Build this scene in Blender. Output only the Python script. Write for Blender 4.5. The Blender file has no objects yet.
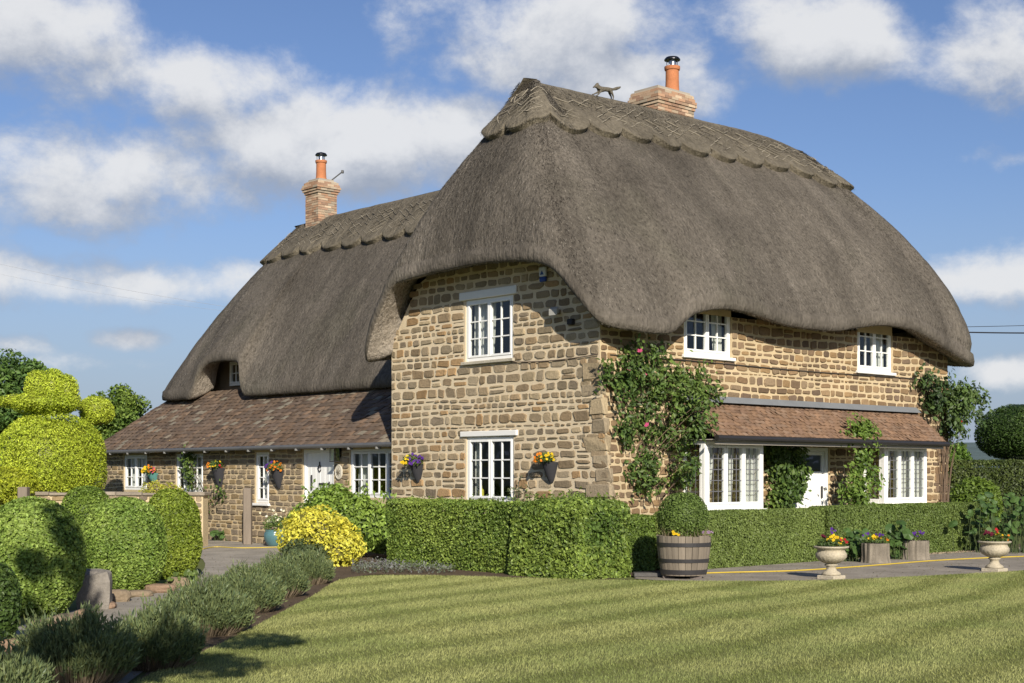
import bpy, math, random
import numpy as np
from mathutils import Vector
rng = np.random.default_rng(7); random.seed(7)
SC = bpy.context.scene
COL = SC.collection
A3 = lambda *p: np.array(p, dtype=float)

# ------------------------------------------------------------------ camera (surveyed from the photograph)
FPX, CX, HY = 1422.0, 512.0, 474.0            # focal length in pixels, principal column, eye-level row
ca, sa = math.cos(math.radians(42)), math.sin(math.radians(42))
RV, FV = A3(ca, -sa, 0), A3(sa, ca, 0)        # camera right / forward in house axes (front wall = X, gable = Y)
CAM = -(1.485 * RV + 24.0 * FV) + A3(0, 0, 1.6)
def ray(px, py): return FV + RV * (px - CX) / FPX + A3(0, 0, 1) * (HY - py) / FPX
def on_x(px, py, x0): d = ray(px, py); return CAM + d * ((x0 - CAM[0]) / d[0])
def on_y(px, py, y0): d = ray(px, py); return CAM + d * ((y0 - CAM[1]) / d[1])
def on_z(px, py, z0=0.0): d = ray(px, py); return CAM + d * ((z0 - CAM[2]) / d[2])
def at_d(px, py, dep): return CAM + ray(px, py) * dep
def zat(x, y, py):
    v = A3(x, y, 0) - CAM
    return CAM[2] + (HY - py) / FPX * float(v @ FV)

cam = bpy.data.cameras.new('camera'); cam.lens = 36 * FPX / 1024; cam.sensor_width = 36; cam.sensor_fit = 'HORIZONTAL'
cam.shift_y = (HY - 341.5) / 1024; cam.clip_end = 12000; cam.clip_start = 0.1
co = bpy.data.objects.new('camera', cam); COL.objects.link(co); co.location = CAM
co.rotation_euler = Vector(FV).to_track_quat('-Z', 'Y').to_euler()
SC.camera = co

# ------------------------------------------------------------------ noise
def _h(i, j, k):
    n = (i * 374761393 + j * 668265263 + k * 1274126177) & 0xFFFFFFFF
    n = ((n ^ (n >> 13)) * 1274126177) & 0xFFFFFFFF
    return ((n ^ (n >> 16)) & 0xFFFFFF) / float(0xFFFFFF)
def vnoise(p):
    p = np.asarray(p, float); i = np.floor(p).astype(np.int64); f = p - i; f = f * f * (3 - 2 * f)
    r = 0
    for a in (0, 1):
        for b in (0, 1):
            for c in (0, 1):
                w = (f[:, 0] if a else 1 - f[:, 0]) * (f[:, 1] if b else 1 - f[:, 1]) * (f[:, 2] if c else 1 - f[:, 2])
                r = r + w * _h(i[:, 0] + a, i[:, 1] + b, i[:, 2] + c)
    return r
def fbm(p, o=3):
    p = np.asarray(p, float); r = 0; a = .5; t = 0
    for k in range(o):
        r = r + a * vnoise(p * 2 ** k + 17.3 * k); t += a; a *= .5
    return r / t

# ------------------------------------------------------------------ mesh building
ORG = {}
class MB:
    def __init__(s): s.v = []; s.f = []; s.c = []; s.n = 0; s.m = []
    def add(s, v, f, c=(.5, .5, .5), mi=0):
        v = np.asarray(v, float).reshape(-1, 3); f = np.asarray(f, dtype=np.int64)
        c = np.asarray(c, float)
        if c.ndim == 1: c = np.broadcast_to(c, (len(v), 3))
        s.v.append(v); s.c.append(c)
        s.f.append(f + s.n); s.n += len(v); return s
    def polys(s, v, polys, c=(.5, .5, .5)):
        v = np.asarray(v, float).reshape(-1, 3)
        c = np.asarray(c, float)
        if c.ndim == 1: c = np.broadcast_to(c, (len(v), 3))
        s.v.append(v); s.c.append(c)
        for p in polys: s.f.append(np.asarray([p], dtype=np.int64) + s.n)
        s.n += len(v); return s
    def build(s, name, mat, parent=None, org=None, smooth=False, uv=None):
        v = np.concatenate(s.v); c = np.concatenate(s.c)
        if parent is not None: o0 = ORG[parent.name]
        elif org is not None: o0 = np.asarray(org, float)
        else: o0 = A3((v[:, 0].min() + v[:, 0].max()) / 2, (v[:, 1].min() + v[:, 1].max()) / 2, v[:, 2].min())
        me = bpy.data.meshes.new(name)
        tot = np.concatenate([np.full(len(f), f.shape[1]) for f in s.f]); idx = np.concatenate([f.ravel() for f in s.f])
        me.vertices.add(len(v)); me.vertices.foreach_set('co', (v - o0).astype(np.float32).ravel())
        me.loops.add(len(idx)); me.loops.foreach_set('vertex_index', idx.astype(np.int32))
        me.polygons.add(len(tot)); st = np.concatenate([[0], np.cumsum(tot)[:-1]])
        me.polygons.foreach_set('loop_start', st.astype(np.int32)); me.polygons.foreach_set('loop_total', tot.astype(np.int32))
        me.polygons.foreach_set('use_smooth', np.full(len(tot), bool(smooth), dtype=bool))
        at = me.color_attributes.new('Col', 'FLOAT_COLOR', 'POINT')
        at.data.foreach_set('color', np.concatenate([c, np.ones((len(c), 1))], 1).astype(np.float32).ravel())
        if uv is not None:
            l = me.uv_layers.new(name='UVMap'); l.data.foreach_set('uv', np.asarray(uv)[idx].astype(np.float32).ravel())
        me.update(calc_edges=True); me.validate()
        me.materials.append(mat)
        o = bpy.data.objects.new(name, me); COL.objects.link(o)
        ORG[o.name] = o0
        if parent is not None: o.parent = parent
        else: o.location = o0
        return o
def tag(o, label, cat, group=None):
    o['label'] = label; o['category'] = cat
    if group: o['group'] = group
    return o
def thing(name, label, cat, loc, group=None):
    o = bpy.data.objects.new(name, None); COL.objects.link(o); o.location = loc; ORG[o.name] = np.asarray(loc, float)
    o.empty_display_size = .2
    return tag(o, label, cat, group)
def kind(o, k): o['kind'] = k; return o

BOXF = np.array([[0, 1, 3, 2], [4, 6, 7, 5], [0, 4, 5, 1], [2, 3, 7, 6], [0, 2, 6, 4], [1, 5, 7, 3]])
class Fr:                                    # local frame: u along, d outward, z up
    def __init__(s, o, U, N): s.o = np.asarray(o, float); s.U = np.asarray(U, float); s.N = np.asarray(N, float)
    def __call__(s, u, d, z):
        u = np.asarray(u, float); d = np.asarray(d, float); z = np.asarray(z, float)
        u, d, z = np.broadcast_arrays(u, d, z)
        return s.o + u[..., None] * s.U + d[..., None] * s.N + z[..., None] * A3(0, 0, 1)
def fbox(mb, fr, u0, u1, d0, d1, z0, z1, c=(.8, .8, .8)):
    g = np.array([[u, d, z] for u in (u0, u1) for d in (d0, d1) for z in (z0, z1)])
    return mb.add(fr(g[:, 0], g[:, 1], g[:, 2]), BOXF, c)
def bev(mb, fr, u0, u1, d0, d1, z0, z1, c=(.8, .8, .8), b=.008):
    # chamfered box
    vs = []; 
    U = (u0, u1); D = (d0, d1); Zs = (z0, z1); idx = {}
    for a in (0, 1):
        for e in (0, 1):
            for g in (0, 1):
                su, sd, sz = (1, -1)[a], (1, -1)[e], (1, -1)[g]
                idx[(a, e, g, 'u')] = len(vs); vs.append((U[a], D[e] + b * sd, Zs[g] + b * sz))
                idx[(a, e, g, 'd')] = len(vs); vs.append((U[a] + b * su, D[e], Zs[g] + b * sz))
                idx[(a, e, g, 'z')] = len(vs); vs.append((U[a] + b * su, D[e] + b * sd, Zs[g]))
    P = []
    q = lambda l: P.append([idx[k] for k in l])
    for a in (0, 1):
        q([(a, 0, 0, 'u'), (a, 1, 0, 'u'), (a, 1, 1, 'u'), (a, 0, 1, 'u')])
        q([(0, a, 0, 'd'), (1, a, 0, 'd'), (1, a, 1, 'd'), (0, a, 1, 'd')])
        q([(0, 0, a, 'z'), (1, 0, a, 'z'), (1, 1, a, 'z'), (0, 1, a, 'z')])
    for a in (0, 1):
        for e in (0, 1):
            q([(a, e, 0, 'u'), (a, e, 1, 'u'), (a, e, 1, 'd'), (a, e, 0, 'd')])
            q([(a, 0, e, 'u'), (a, 1, e, 'u'), (a, 1, e, 'z'), (a, 0, e, 'z')])
            q([(0, a, e, 'd'), (1, a, e, 'd'), (1, a, e, 'z'), (0, a, e, 'z')])
            for g in (0, 1): q([(a, e, g, 'u'), (a, e, g, 'd'), (a, e, g, 'z')])
    vs = np.array(vs)
    return mb.polys(fr(vs[:, 0], vs[:, 1], vs[:, 2]), P, c)
def tube(mb, pts, rad, k=8, c=(.5, .5, .5), cap=True):
    pts = np.asarray(pts, float); n = len(pts); rad = np.broadcast_to(np.asarray(rad, float), (n,))
    t = np.gradient(pts, axis=0); t /= np.linalg.norm(t, axis=1)[:, None] + 1e-9
    ref = A3(0, 0, 1) if abs(t[:, 2]).mean() < .8 else A3(1, 0, 0)
    a = np.cross(t, ref); a /= np.linalg.norm(a, axis=1)[:, None] + 1e-9; b = np.cross(t, a)
    th = np.linspace(0, 2 * np.pi, k, endpoint=False)
    v = pts[:, None] + rad[:, None, None] * (np.cos(th)[None, :, None] * a[:, None] + np.sin(th)[None, :, None] * b[:, None])
    i = np.arange(n - 1)[:, None] * k; j = np.arange(k)[None]; j2 = (j + 1) % k
    f = np.stack([i + j, i + j2, i + k + j2, i + k + j], -1).reshape(-1, 4)
    P = [list(q) for q in f]
    if cap: P += [list(range(k))[::-1], list(range((n - 1) * k, n * k))]
    return mb.polys(v.reshape(-1, 3), P, c)
def lathe(mb, prof, ctr, k=32, c=(.5, .5, .5), cols=None, wob=0):
    prof = np.asarray(prof, float); n = len(prof); th = np.linspace(0, 2 * np.pi, k, endpoint=False)
    v = np.zeros((n, k, 3)); v[..., 0] = prof[:, 0, None] * np.cos(th); v[..., 1] = prof[:, 0, None] * np.sin(th); v[..., 2] = prof[:, 1, None]
    if wob:
        w = 1 + wob * (fbm(v.reshape(-1, 3) * 6 + 3, 2) - .5).reshape(n, k); v[..., 0] *= w; v[..., 1] *= w
    v += np.asarray(ctr, float)
    i = np.arange(n - 1)[:, None] * k; j = np.arange(k)[None]; j2 = (j + 1) % k
    f = np.stack([i + j, i + j2, i + k + j2, i + k + j], -1).reshape(-1, 4)
    cc = c if cols is None else np.repeat(np.asarray(cols, float), k, 0)
    return mb.add(v.reshape(-1, 3), f, cc)

# ------------------------------------------------------------------ materials
def newmat(name):
    m = bpy.data.materials.new(name); m.use_nodes = True; nt = m.node_tree; nt.nodes.clear()
    return m, nt
def N(nt, t, **kw):
    n = nt.nodes.new(t)
    for k, v in kw.items():
        if k.startswith('_'): setattr(n, k[1:], v)
        else: n.inputs[k.replace('__', ' ')].default_value = v
    return n
def mathn(nt, op, a, b=None, clamp=False):
    n = nt.nodes.new('ShaderNodeMath'); n.operation = op; n.use_clamp = clamp
    for i, x in enumerate((a, b)):
        if x is None: continue
        if isinstance(x, (int, float)): n.inputs[i].default_value = x
        else: nt.links.new(x, n.inputs[i])
    return n.outputs[0]
def attr_mat(name, rough=.8, scale=30., amt=.3, bump=.3, bdist=.01, transl=0., spec=.3, scale2=3., amt2=.2, vec_scale=None, metallic=0., coord='Object'):
    """colour from the mesh's own Col attribute, varied by two noises; bump from the fine one"""
    m, nt = newmat(name); L = nt.links.new
    at = N(nt, 'ShaderNodeAttribute', _attribute_name='Col'); tc = N(nt, 'ShaderNodeTexCoord')
    src = tc.outputs[coord]
    if vec_scale:
        mp = N(nt, 'ShaderNodeMapping', Scale=vec_scale); L(src, mp.inputs['Vector']); src = mp.outputs[0]
    n1 = N(nt, 'ShaderNodeTexNoise', Scale=scale, Detail=5., Roughness=.65); L(src, n1.inputs['Vector'])
    n2 = N(nt, 'ShaderNodeTexNoise', Scale=scale2, Detail=3.); L(src, n2.inputs['Vector'])
    f1 = mathn(nt, 'MULTIPLY_ADD', n1.outputs['Fac'], amt * 2); nt.nodes[-1].inputs[2].default_value = 1 - amt
    f2 = mathn(nt, 'MULTIPLY_ADD', n2.outputs['Fac'], amt2 * 2); nt.nodes[-1].inputs[2].default_value = 1 - amt2
    f = mathn(nt, 'MULTIPLY', f1, f2)
    mx = N(nt, 'ShaderNodeVectorMath', _operation='SCALE'); L(at.outputs['Color'], mx.inputs[0]); L(f, mx.inputs['Scale'])
    bs = N(nt, 'ShaderNodeBsdfPrincipled', Roughness=rough, Metallic=metallic); bs.inputs['Specular IOR Level'].default_value = spec
    L(mx.outputs[0], bs.inputs['Base Color'])
    if bump:
        b = N(nt, 'ShaderNodeBump', Strength=bump, Distance=bdist); L(n1.outputs['Fac'], b.inputs['Height']); L(b.outputs[0], bs.inputs['Normal'])
    out = N(nt, 'ShaderNodeOutputMaterial')
    if transl:
        tr = N(nt, 'ShaderNodeBsdfTranslucent'); mul = N(nt, 'ShaderNodeVectorMath', _operation='MULTIPLY'); mul.inputs[1].default_value = (1.15, 1.2, .6)
        L(mx.outputs[0], mul.inputs[0]); L(mul.outputs[0], tr.inputs['Color'])
        ms = N(nt, 'ShaderNodeMixShader', Fac=transl); L(bs.outputs[0], ms.inputs[1]); L(tr.outputs[0], ms.inputs[2]); L(ms.outputs[0], out.inputs['Surface'])
    else: L(bs.outputs[0], out.inputs['Surface'])
    return m
M_leaf = attr_mat('leaf', .5, 8, .15, 0, transl=.3, spec=.35, scale2=1.5, amt2=.2)
M_stone = attr_mat('stone', .9, 28, .4, .7, .02, spec=.15, scale2=5, amt2=.25)
M_mortar = attr_mat('mortar', .95, 60, .3, .6, .012, spec=.1, scale2=2.2, amt2=.22)
M_thatch = attr_mat('thatch', .92, 16, .75, 1., .05, spec=.1, scale2=1.1, amt2=.3, vec_scale=(1, 1, .5))
M_white = attr_mat('white_paint', .4, 12, .04, .05, .002, spec=.4, scale2=2, amt2=.04)
M_wood = attr_mat('weathered_wood', .85, 20, .35, .5, .006, spec=.2, vec_scale=(1, 1, .12))
M_tile = attr_mat('clay_tile', .85, 40, .3, .5, .006, spec=.2, scale2=6, amt2=.25)
M_metal = attr_mat('dark_metal', .45, 30, .15, .1, .002, spec=.5)
M_brick = attr_mat('brick', .9, 50, .25, .4, .005, spec=.15)
M_plain = attr_mat('plain', .7, 30, .1, .1, .003, spec=.3)
M_stem = attr_mat('bark', .9, 40, .4, .8, .01, spec=.15)
M_cloth = attr_mat('net_curtain', .9, 60, .05, 0, transl=.35, spec=.1)
M_soil = attr_mat('soil', .95, 25, .45, 1., .04, spec=.1, scale2=2.5, amt2=.3)
M_paving = attr_mat('paving', .9, 30, .4, .6, .012, spec=.15, scale2=1.6, amt2=.5)
M_field = attr_mat('field', .95, .05, .3, 0, spec=.1, scale2=.004, amt2=.3)
M_lawn = attr_mat('lawn_soil', .95, 45, .4, .8, .02, spec=.1, scale2=1.3, amt2=.2)
M_grass = attr_mat('grass_blade', .55, 3, .2, 0, transl=.25, spec=.25, scale2=.6, amt2=.15)
M_flower = attr_mat('petal', .6, 20, .1, 0, transl=.25, spec=.2)
def glassmat():
    m, nt = newmat('window_glass'); L = nt.links.new
    t = N(nt, 'ShaderNodeBsdfTransparent', Color=(.82, .86, .86, 1)); g = N(nt, 'ShaderNodeBsdfGlossy', Roughness=.02, Color=(.9, .93, 1, 1))
    tc = N(nt, 'ShaderNodeTexCoord'); nz = N(nt, 'ShaderNodeTexNoise', Scale=5., Detail=1.); L(tc.outputs['Object'], nz.inputs['Vector'])
    b = N(nt, 'ShaderNodeBump', Strength=.06, Distance=.05); L(nz.outputs['Fac'], b.inputs['Height']); L(b.outputs[0], g.inputs['Normal'])
    ge = N(nt, 'ShaderNodeNewGeometry'); dp = N(nt, 'ShaderNodeVectorMath', _operation='DOT_PRODUCT'); L(ge.outputs['Incoming'], dp.inputs[0]); L(ge.outputs['Normal'], dp.inputs[1])
    q = mathn(nt, 'POWER', mathn(nt, 'SUBTRACT', 1., mathn(nt, 'ABSOLUTE', dp.outputs['Value'])), 5.)
    f = mathn(nt, 'MULTIPLY_ADD', q, .92); nt.nodes[-1].inputs[2].default_value = .07; nt.nodes[-1].use_clamp = True
    ms = N(nt, 'ShaderNodeMixShader'); L(f, ms.inputs[0]); L(t.outputs[0], ms.inputs[1]); L(g.outputs[0], ms.inputs[2])
    o = N(nt, 'ShaderNodeOutputMaterial'); L(ms.outputs[0], o.inputs['Surface']); return m
M_glass = glassmat()
M_steel = attr_mat('steel', .3, 30, .1, .05, .002, spec=.5, metallic=.9)

# ------------------------------------------------------------------ light and sky
SUN_EL = 26.0
tv = -.21 * RV + .9777 * FV                                # horizontal travel of the light
sund = A3(-tv[0] * math.cos(math.radians(SUN_EL)), -tv[1] * math.cos(math.radians(SUN_EL)), math.sin(math.radians(SUN_EL)))
sl = bpy.data.lights.new('sun', 'SUN'); sl.energy = 5.0; sl.angle = math.radians(.5); sl.color = (1, .92, .79)
so = bpy.data.objects.new('sun', sl); COL.objects.link(so); so.rotation_euler = Vector(sund).to_track_quat('Z', 'Y').to_euler(); so.location = (0, 0, 60)
W = bpy.data.worlds.new('World'); SC.world = W; W.use_nodes = True
def make_sky():
    nt = W.node_tree; nt.nodes.clear(); L = nt.links.new
    sky = N(nt, 'ShaderNodeTexSky', _sky_type='NISHITA', _sun_disc=False, _sun_elevation=math.radians(SUN_EL),
            _sun_rotation=math.atan2(sund[0], sund[1]), _air_density=1.0, _dust_density=.6, _ozone_density=2.2, _altitude=100)
    tc = N(nt, 'ShaderNodeTexCoord'); V = tc.outputs['Generated']
    # cloud density group: soft ellipses placed by azimuth / elevation, broken up by noise on the direction itself
    g = bpy.data.node_groups.new('cloud_field', 'ShaderNodeTree')
    g.interface.new_socket('Vector', in_out='INPUT', socket_type='NodeSocketVector')
    g.interface.new_socket('Density', in_out='OUTPUT', socket_type='NodeSocketFloat')
    gi = g.nodes.new('NodeGroupInput'); go = g.nodes.new('NodeGroupOutput'); GL = g.links.new
    nrm = N(g, 'ShaderNodeVectorMath', _operation='NORMALIZE'); GL(gi.outputs[0], nrm.inputs[0])
    sx = N(g, 'ShaderNodeSeparateXYZ'); GL(nrm.outputs[0], sx.inputs[0])
    az = mathn(g, 'ARCTAN2', sx.outputs[0], sx.outputs[1]); el = mathn(g, 'ARCSINE', sx.outputs[2])
    cb = N(g, 'ShaderNodeCombineXYZ'); GL(az, cb.inputs[0]); GL(el, cb.inputs[1])
    blobs = [(40, 40, 125, 55, 1.), (95, 25, 60, 35, .9), (215, 82, 115, 42, 1.), (290, 75, 45, 25, .7), (120, 170, 200, 52, .78), (345, 148, 160, 62, 1.2), (440, 135, 95, 46, 1.1),
             (60, 205, 140, 40, .7), (250, 205, 90, 25, .6), (110, 285, 175, 27, .85), (20, 275, 70, 32, .9), (240, 275, 60, 20, .65), (560, 35, 140, 62, 1.), (500, 60, 75, 38, .9), (640, 70, 110, 45, .9),
             (700, 95, 60, 40, .7), (800, 40, 100, 52, 1.), (870, 48, 75, 42, .95), (990, 45, 85, 50, .95), (960, 70, 60, 25, .6), (990, 281, 85, 26, .95), (130, 340, 45, 14, .8), (10, 345, 60, 14, .6),
             (970, 155, 40, 14, .5), (1010, 372, 60, 16, .8), (60, 362, 220, 12, .5), (935, 220, 25, 12, .35), (1015, 160, 40, 12, .5)]
    cur = None
    for (px, py, rx, ry, w) in blobs:
        d = ray(px, py); d = d / np.linalg.norm(d)
        a0, e0 = math.atan2(d[0], d[1]), math.asin(d[2])
        mp = N(g, 'ShaderNodeVectorMath', _operation='SUBTRACT'); GL(cb.outputs[0], mp.inputs[0]); mp.inputs[1].default_value = (a0, e0, 0)
        ml = N(g, 'ShaderNodeVectorMath', _operation='MULTIPLY'); GL(mp.outputs[0], ml.inputs[0]); ml.inputs[1].default_value = (FPX / rx, FPX / ry, 0)
        le = N(g, 'ShaderNodeVectorMath', _operation='DOT_PRODUCT'); GL(ml.outputs[0], le.inputs[0]); GL(ml.outputs[0], le.inputs[1])
        e = mathn(g, 'EXPONENT', mathn(g, 'MULTIPLY', le.outputs['Value'], -.75))
        e = mathn(g, 'MULTIPLY', e, w)
        if cur is None: cur = e
        else:
            cur = mathn(g, 'SMOOTH_MAX', cur, e); g.nodes[-1].inputs[2].default_value = .15
    mp = N(g, 'ShaderNodeMapping', Scale=(1, 1, 1.35)); GL(nrm.outputs[0], mp.inputs['Vector'])
    n1 = N(g, 'ShaderNodeTexNoise', Scale=11., Detail=11., Roughness=.62, Distortion=.1); GL(mp.outputs[0], n1.inputs['Vector'])
    s = mathn(g, 'MULTIPLY_ADD', n1.outputs['Fac'], 1.75); g.nodes[-1].inputs[2].default_value = -.9
    GL(mathn(g, 'ADD', cur, s), go.inputs[0])
    a = nt.nodes.new('ShaderNodeGroup'); a.node_tree = g; L(V, a.inputs[0])
    off = N(nt, 'ShaderNodeVectorMath', _operation='ADD'); L(V, off.inputs[0]); off.inputs[1].default_value = (0, 0, .03)
    b = nt.nodes.new('ShaderNodeGroup'); b.node_tree = g; L(off.outputs[0], b.inputs[0])
    mask = N(nt, 'ShaderNodeMapRange', _interpolation_type='SMOOTHSTEP'); L(a.outputs[0], mask.inputs[0]); mask.inputs[1].default_value = .33; mask.inputs[2].default_value = .88; mask.inputs[4].default_value = .93
    dif = mathn(nt, 'SUBTRACT', a.outputs[0], b.outputs[0])
    lit = N(nt, 'ShaderNodeMapRange', _interpolation_type='SMOOTHSTEP'); L(dif, lit.inputs[0]); lit.inputs[1].default_value = -.42; lit.inputs[2].default_value = .5
    cm = N(nt, 'ShaderNodeMix', _data_type='RGBA'); L(lit.outputs[0], cm.inputs['Factor'])
    cm.inputs['A'].default_value = (3.1, 3.5, 4.3, 1); cm.inputs['B'].default_value = (7.2, 7.25, 7.35, 1)
    sz = N(nt, 'ShaderNodeSeparateXYZ'); L(V, sz.inputs[0])
    hz = N(nt, 'ShaderNodeMapRange', _interpolation_type='SMOOTHSTEP'); L(sz.outputs[2], hz.inputs[0]); hz.inputs[1].default_value = -.02; hz.inputs[2].default_value = .22; hz.inputs[3].default_value = .88; hz.inputs[4].default_value = 0
    tint = N(nt, 'ShaderNodeVectorMath', _operation='MULTIPLY'); L(sky.outputs[0], tint.inputs[0]); tint.inputs[1].default_value = (.70, .74, .91)
    hm_ = N(nt, 'ShaderNodeMix', _data_type='RGBA'); L(hz.outputs[0], hm_.inputs['Factor']); L(tint.outputs[0], hm_.inputs['A']); hm_.inputs['B'].default_value = (2.9, 3.55, 4.7, 1)
    mx = N(nt, 'ShaderNodeMix', _data_type='RGBA'); L(mask.outputs[0], mx.inputs['Factor']); L(hm_.outputs['Result'], mx.inputs['A']); L(cm.outputs['Result'], mx.inputs['B'])
    bg = N(nt, 'ShaderNodeBackground', Strength=.085); L(mx.outputs['Result'], bg.inputs['Color'])
    o = N(nt, 'ShaderNodeOutputWorld'); L(bg.outputs[0], o.inputs['Surface'])
make_sky()
SC.view_settings.view_transform = 'Standard'; SC.view_settings.look = 'None'; SC.view_settings.exposure = 0.4; SC.view_settings.gamma = 1
SC.cycles.use_denoising = True
SC.cycles.max_bounces = 6; SC.cycles.transparent_max_bounces = 8

# ------------------------------------------------------------------ foliage
def rnd3(n): 
    v = rng.normal(size=(n, 3)); return v / np.linalg.norm(v, axis=1)[:, None]
def leaves(mb, P, Nn, size, col, col2=None, aspect=.55, jit=.55, var=.22, droop=0., clump=1.2):
    n = len(P)
    if n == 0: return
    nn = Nn + jit * rng.normal(size=(n, 3)); nn /= np.linalg.norm(nn, axis=1)[:, None] + 1e-9
    t = rnd3(n); t[:, 2] -= droop; t -= (t * nn).sum(1)[:, None] * nn; t /= np.linalg.norm(t, axis=1)[:, None] + 1e-9
    s = np.cross(nn, t)
    Ls = size * rng.uniform(.65, 1.3, n)[:, None]; Ws = Ls * aspect
    v = np.stack([P - t * Ls * .5, P + s * Ws * .5 + nn * Ls * .08, P + t * Ls * .5, P - s * Ws * .5 + nn * Ls * .08], 1)
    c = np.asarray(col, float)[None].repeat(n, 0)
    if col2 is not None:
        w = np.clip(.9 * (fbm(P * clump + 5, 2) - .5) * 2 + rng.normal(0, .3, n) + .5, 0, 1)[:, None]
        c = c * (1 - w) + np.asarray(col2)[None] * w
    c = c * np.clip(1 + var * rng.normal(size=(n, 1)), .4, 1.8)
    f = np.arange(n * 4).reshape(n, 4)
    mb.add(v.reshape(-1, 3), f, np.repeat(c, 4, 0))
def ell_pts(ctr, rad, n, exp=2., zmin=-1., depth=.08, amp=.0, freq=1.5, taper=0.):
    d = rnd3(int(n * 1.6)); d = d[d[:, 2] > zmin][:n]
    r = (np.abs(d) ** exp).sum(1) ** (-1 / exp)
    p = d * r[:, None]
    if taper: p[:, :2] *= (1 - taper * np.clip(p[:, 2:3], 0, 1))
    nn = np.sign(p) * np.abs(p) ** (exp - 1) / np.asarray(rad); nn /= np.linalg.norm(nn, axis=1)[:, None] + 1e-9
    P = p * np.asarray(rad) + np.asarray(ctr)
    if amp: P = P + nn * (amp * 2 * (fbm(P * freq + 11, 3) - .5))[:, None]
    return P - nn * (depth * rng.random(len(P)) ** 1.5)[:, None], nn
def ell_core(mb, ctr, rad, col, exp=2., zmin=-1., k=.9, taper=0., nu=28, nv=16):
    th = np.linspace(0, 2 * np.pi, nu, endpoint=False); ph = np.linspace(math.asin(max(zmin, -.999)), math.pi / 2 - .01, nv)
    d = np.stack([np.cos(ph)[:, None] * np.cos(th), np.cos(ph)[:, None] * np.sin(th), np.repeat(np.sin(ph)[:, None], nu, 1)], -1).reshape(-1, 3)
    r = (np.abs(d) ** exp).sum(1) ** (-1 / exp); p = d * r[:, None]
    if taper: p[:, :2] *= (1 - taper * np.clip(p[:, 2:3], 0, 1))
    i = np.arange(nv - 1)[:, None] * nu; j = np.arange(nu)[None]; j2 = (j + 1) % nu
    mb.add(p * np.asarray(rad) * k + np.asarray(ctr), np.stack([i + j, i + j2, i + nu + j2, i + nu + j], -1).reshape(-1, 4), col)
def hedge_pts(fr, L, Wd, H, n, amp=.03, freq=2., rnd=.08, depth=.06, ends=True):
    """leaf points over a clipped hedge: fr u 0..L, d 0..-Wd (back), z 0..H"""
    areas = np.array([L * H, L * Wd, L * H * .35, Wd * H, Wd * H]); w = areas / areas.sum()
    P = []; Q = []
    for k, a in enumerate(w):
        m = int(n * a); u, v = rng.random(m), rng.random(m); e = np.zeros(m)
        if k == 0: p = np.stack([u * L, e, v * H], 1); q = (0, 1, 0)
        elif k == 1: p = np.stack([u * L, -v * Wd, e + H], 1); q = (0, 0, 1)
        elif k == 2: p = np.stack([u * L, e - Wd, v * H], 1); q = (0, -1, 0)
        elif k == 3: p = np.stack([e, -u * Wd, v * H], 1); q = (-1, 0, 0)
        else: p = np.stack([e + L, -u * Wd, v * H], 1); q = (1, 0, 0)
        P.append(p); Q.append(np.broadcast_to(np.array(q, float), (m, 3)).copy())
    P = np.concatenate(P); Q = np.concatenate(Q)
    c = np.stack([np.clip(P[:, 0], rnd, L - rnd), np.clip(P[:, 1], -Wd + rnd, -rnd), np.clip(P[:, 2], -9, H - rnd)], 1)
    dv = P - c; ln = np.linalg.norm(dv, axis=1)[:, None]
    P = np.where(ln > rnd, c + dv / (ln + 1e-9) * rnd, P); Q = Q * .5 + dv / (ln + 1e-9); Q /= np.linalg.norm(Q, axis=1)[:, None]
    P = P + Q * (amp * 2 * (fbm(P * freq + fr.o, 3) - .5))[:, None] - Q * (depth * rng.random(len(P)) ** 1.5)[:, None]
    return fr(P[:, 0], P[:, 1], P[:, 2]), Q[:, :1] * fr.U + Q[:, 1:2] * fr.N + Q[:, 2:] * A3(0, 0, 1)
def flowers(mb, P, r, cols, up=None):
    for p in P:
        c = np.asarray(cols[rng.integers(len(cols))], float); n = rnd3(1)[0]; n = n * .5 + (-FV if up is None else up) * .7 + A3(0, 0, .4); n /= np.linalg.norm(n)
        a = np.cross(n, A3(.3, .2, 1)); a /= np.linalg.norm(a); b = np.cross(n, a); rr = r * rng.uniform(.75, 1.2); k0 = rng.random() * 6
        v = [p + n * rr * .1]
        for k in range(10):
            th = k0 + k * math.pi / 5; q = rr * (1 if k % 2 == 0 else .72)
            v.append(p + (a * math.cos(th) + b * math.sin(th)) * q + n * rr * .3 * (k % 2 == 0))
        mb.add(v, [[0, 1 + k, 1 + (k + 1) % 10] for k in range(10)], c * rng.uniform(.85, 1.1))

# ------------------------------------------------------------------ setting: ground, lawn, paths
def sheet(name, pts2, z, col, mat, sub=None):
    v = [A3(p[0], p[1], z) for p in pts2]
    mb = MB(); mb.polys(v, [list(range(len(v)))], col); o = mb.build(name, mat, org=A3(0, 0, 0)); return kind(o, 'structure')
def smooth_poly(pts, n=8, closed=True):
    pts = np.asarray(pts, float); m = len(pts); out = []
    for i in range(m if closed else m - 1):
        p = [pts[(i + k) % m] if closed else pts[min(max(i + k, 0), m - 1)] for k in (-1, 0, 1, 2)]
        for t in np.linspace(0, 1, n, endpoint=False):
            out.append(.5 * ((2 * p[1]) + (-p[0] + p[2]) * t + (2 * p[0] - 5 * p[1] + 4 * p[2] - p[3]) * t * t + (-p[0] + 3 * p[1] - 3 * p[2] + p[3]) * t ** 3))
    if not closed: out.append(pts[-1])
    return np.array(out)
g = MB(); R0 = 6000
nr, nk = 40, 64; rr = np.concatenate([[0], np.geomspace(30, R0, nr - 1)])
th = np.linspace(0, 2 * np.pi, nk, endpoint=False)
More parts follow.
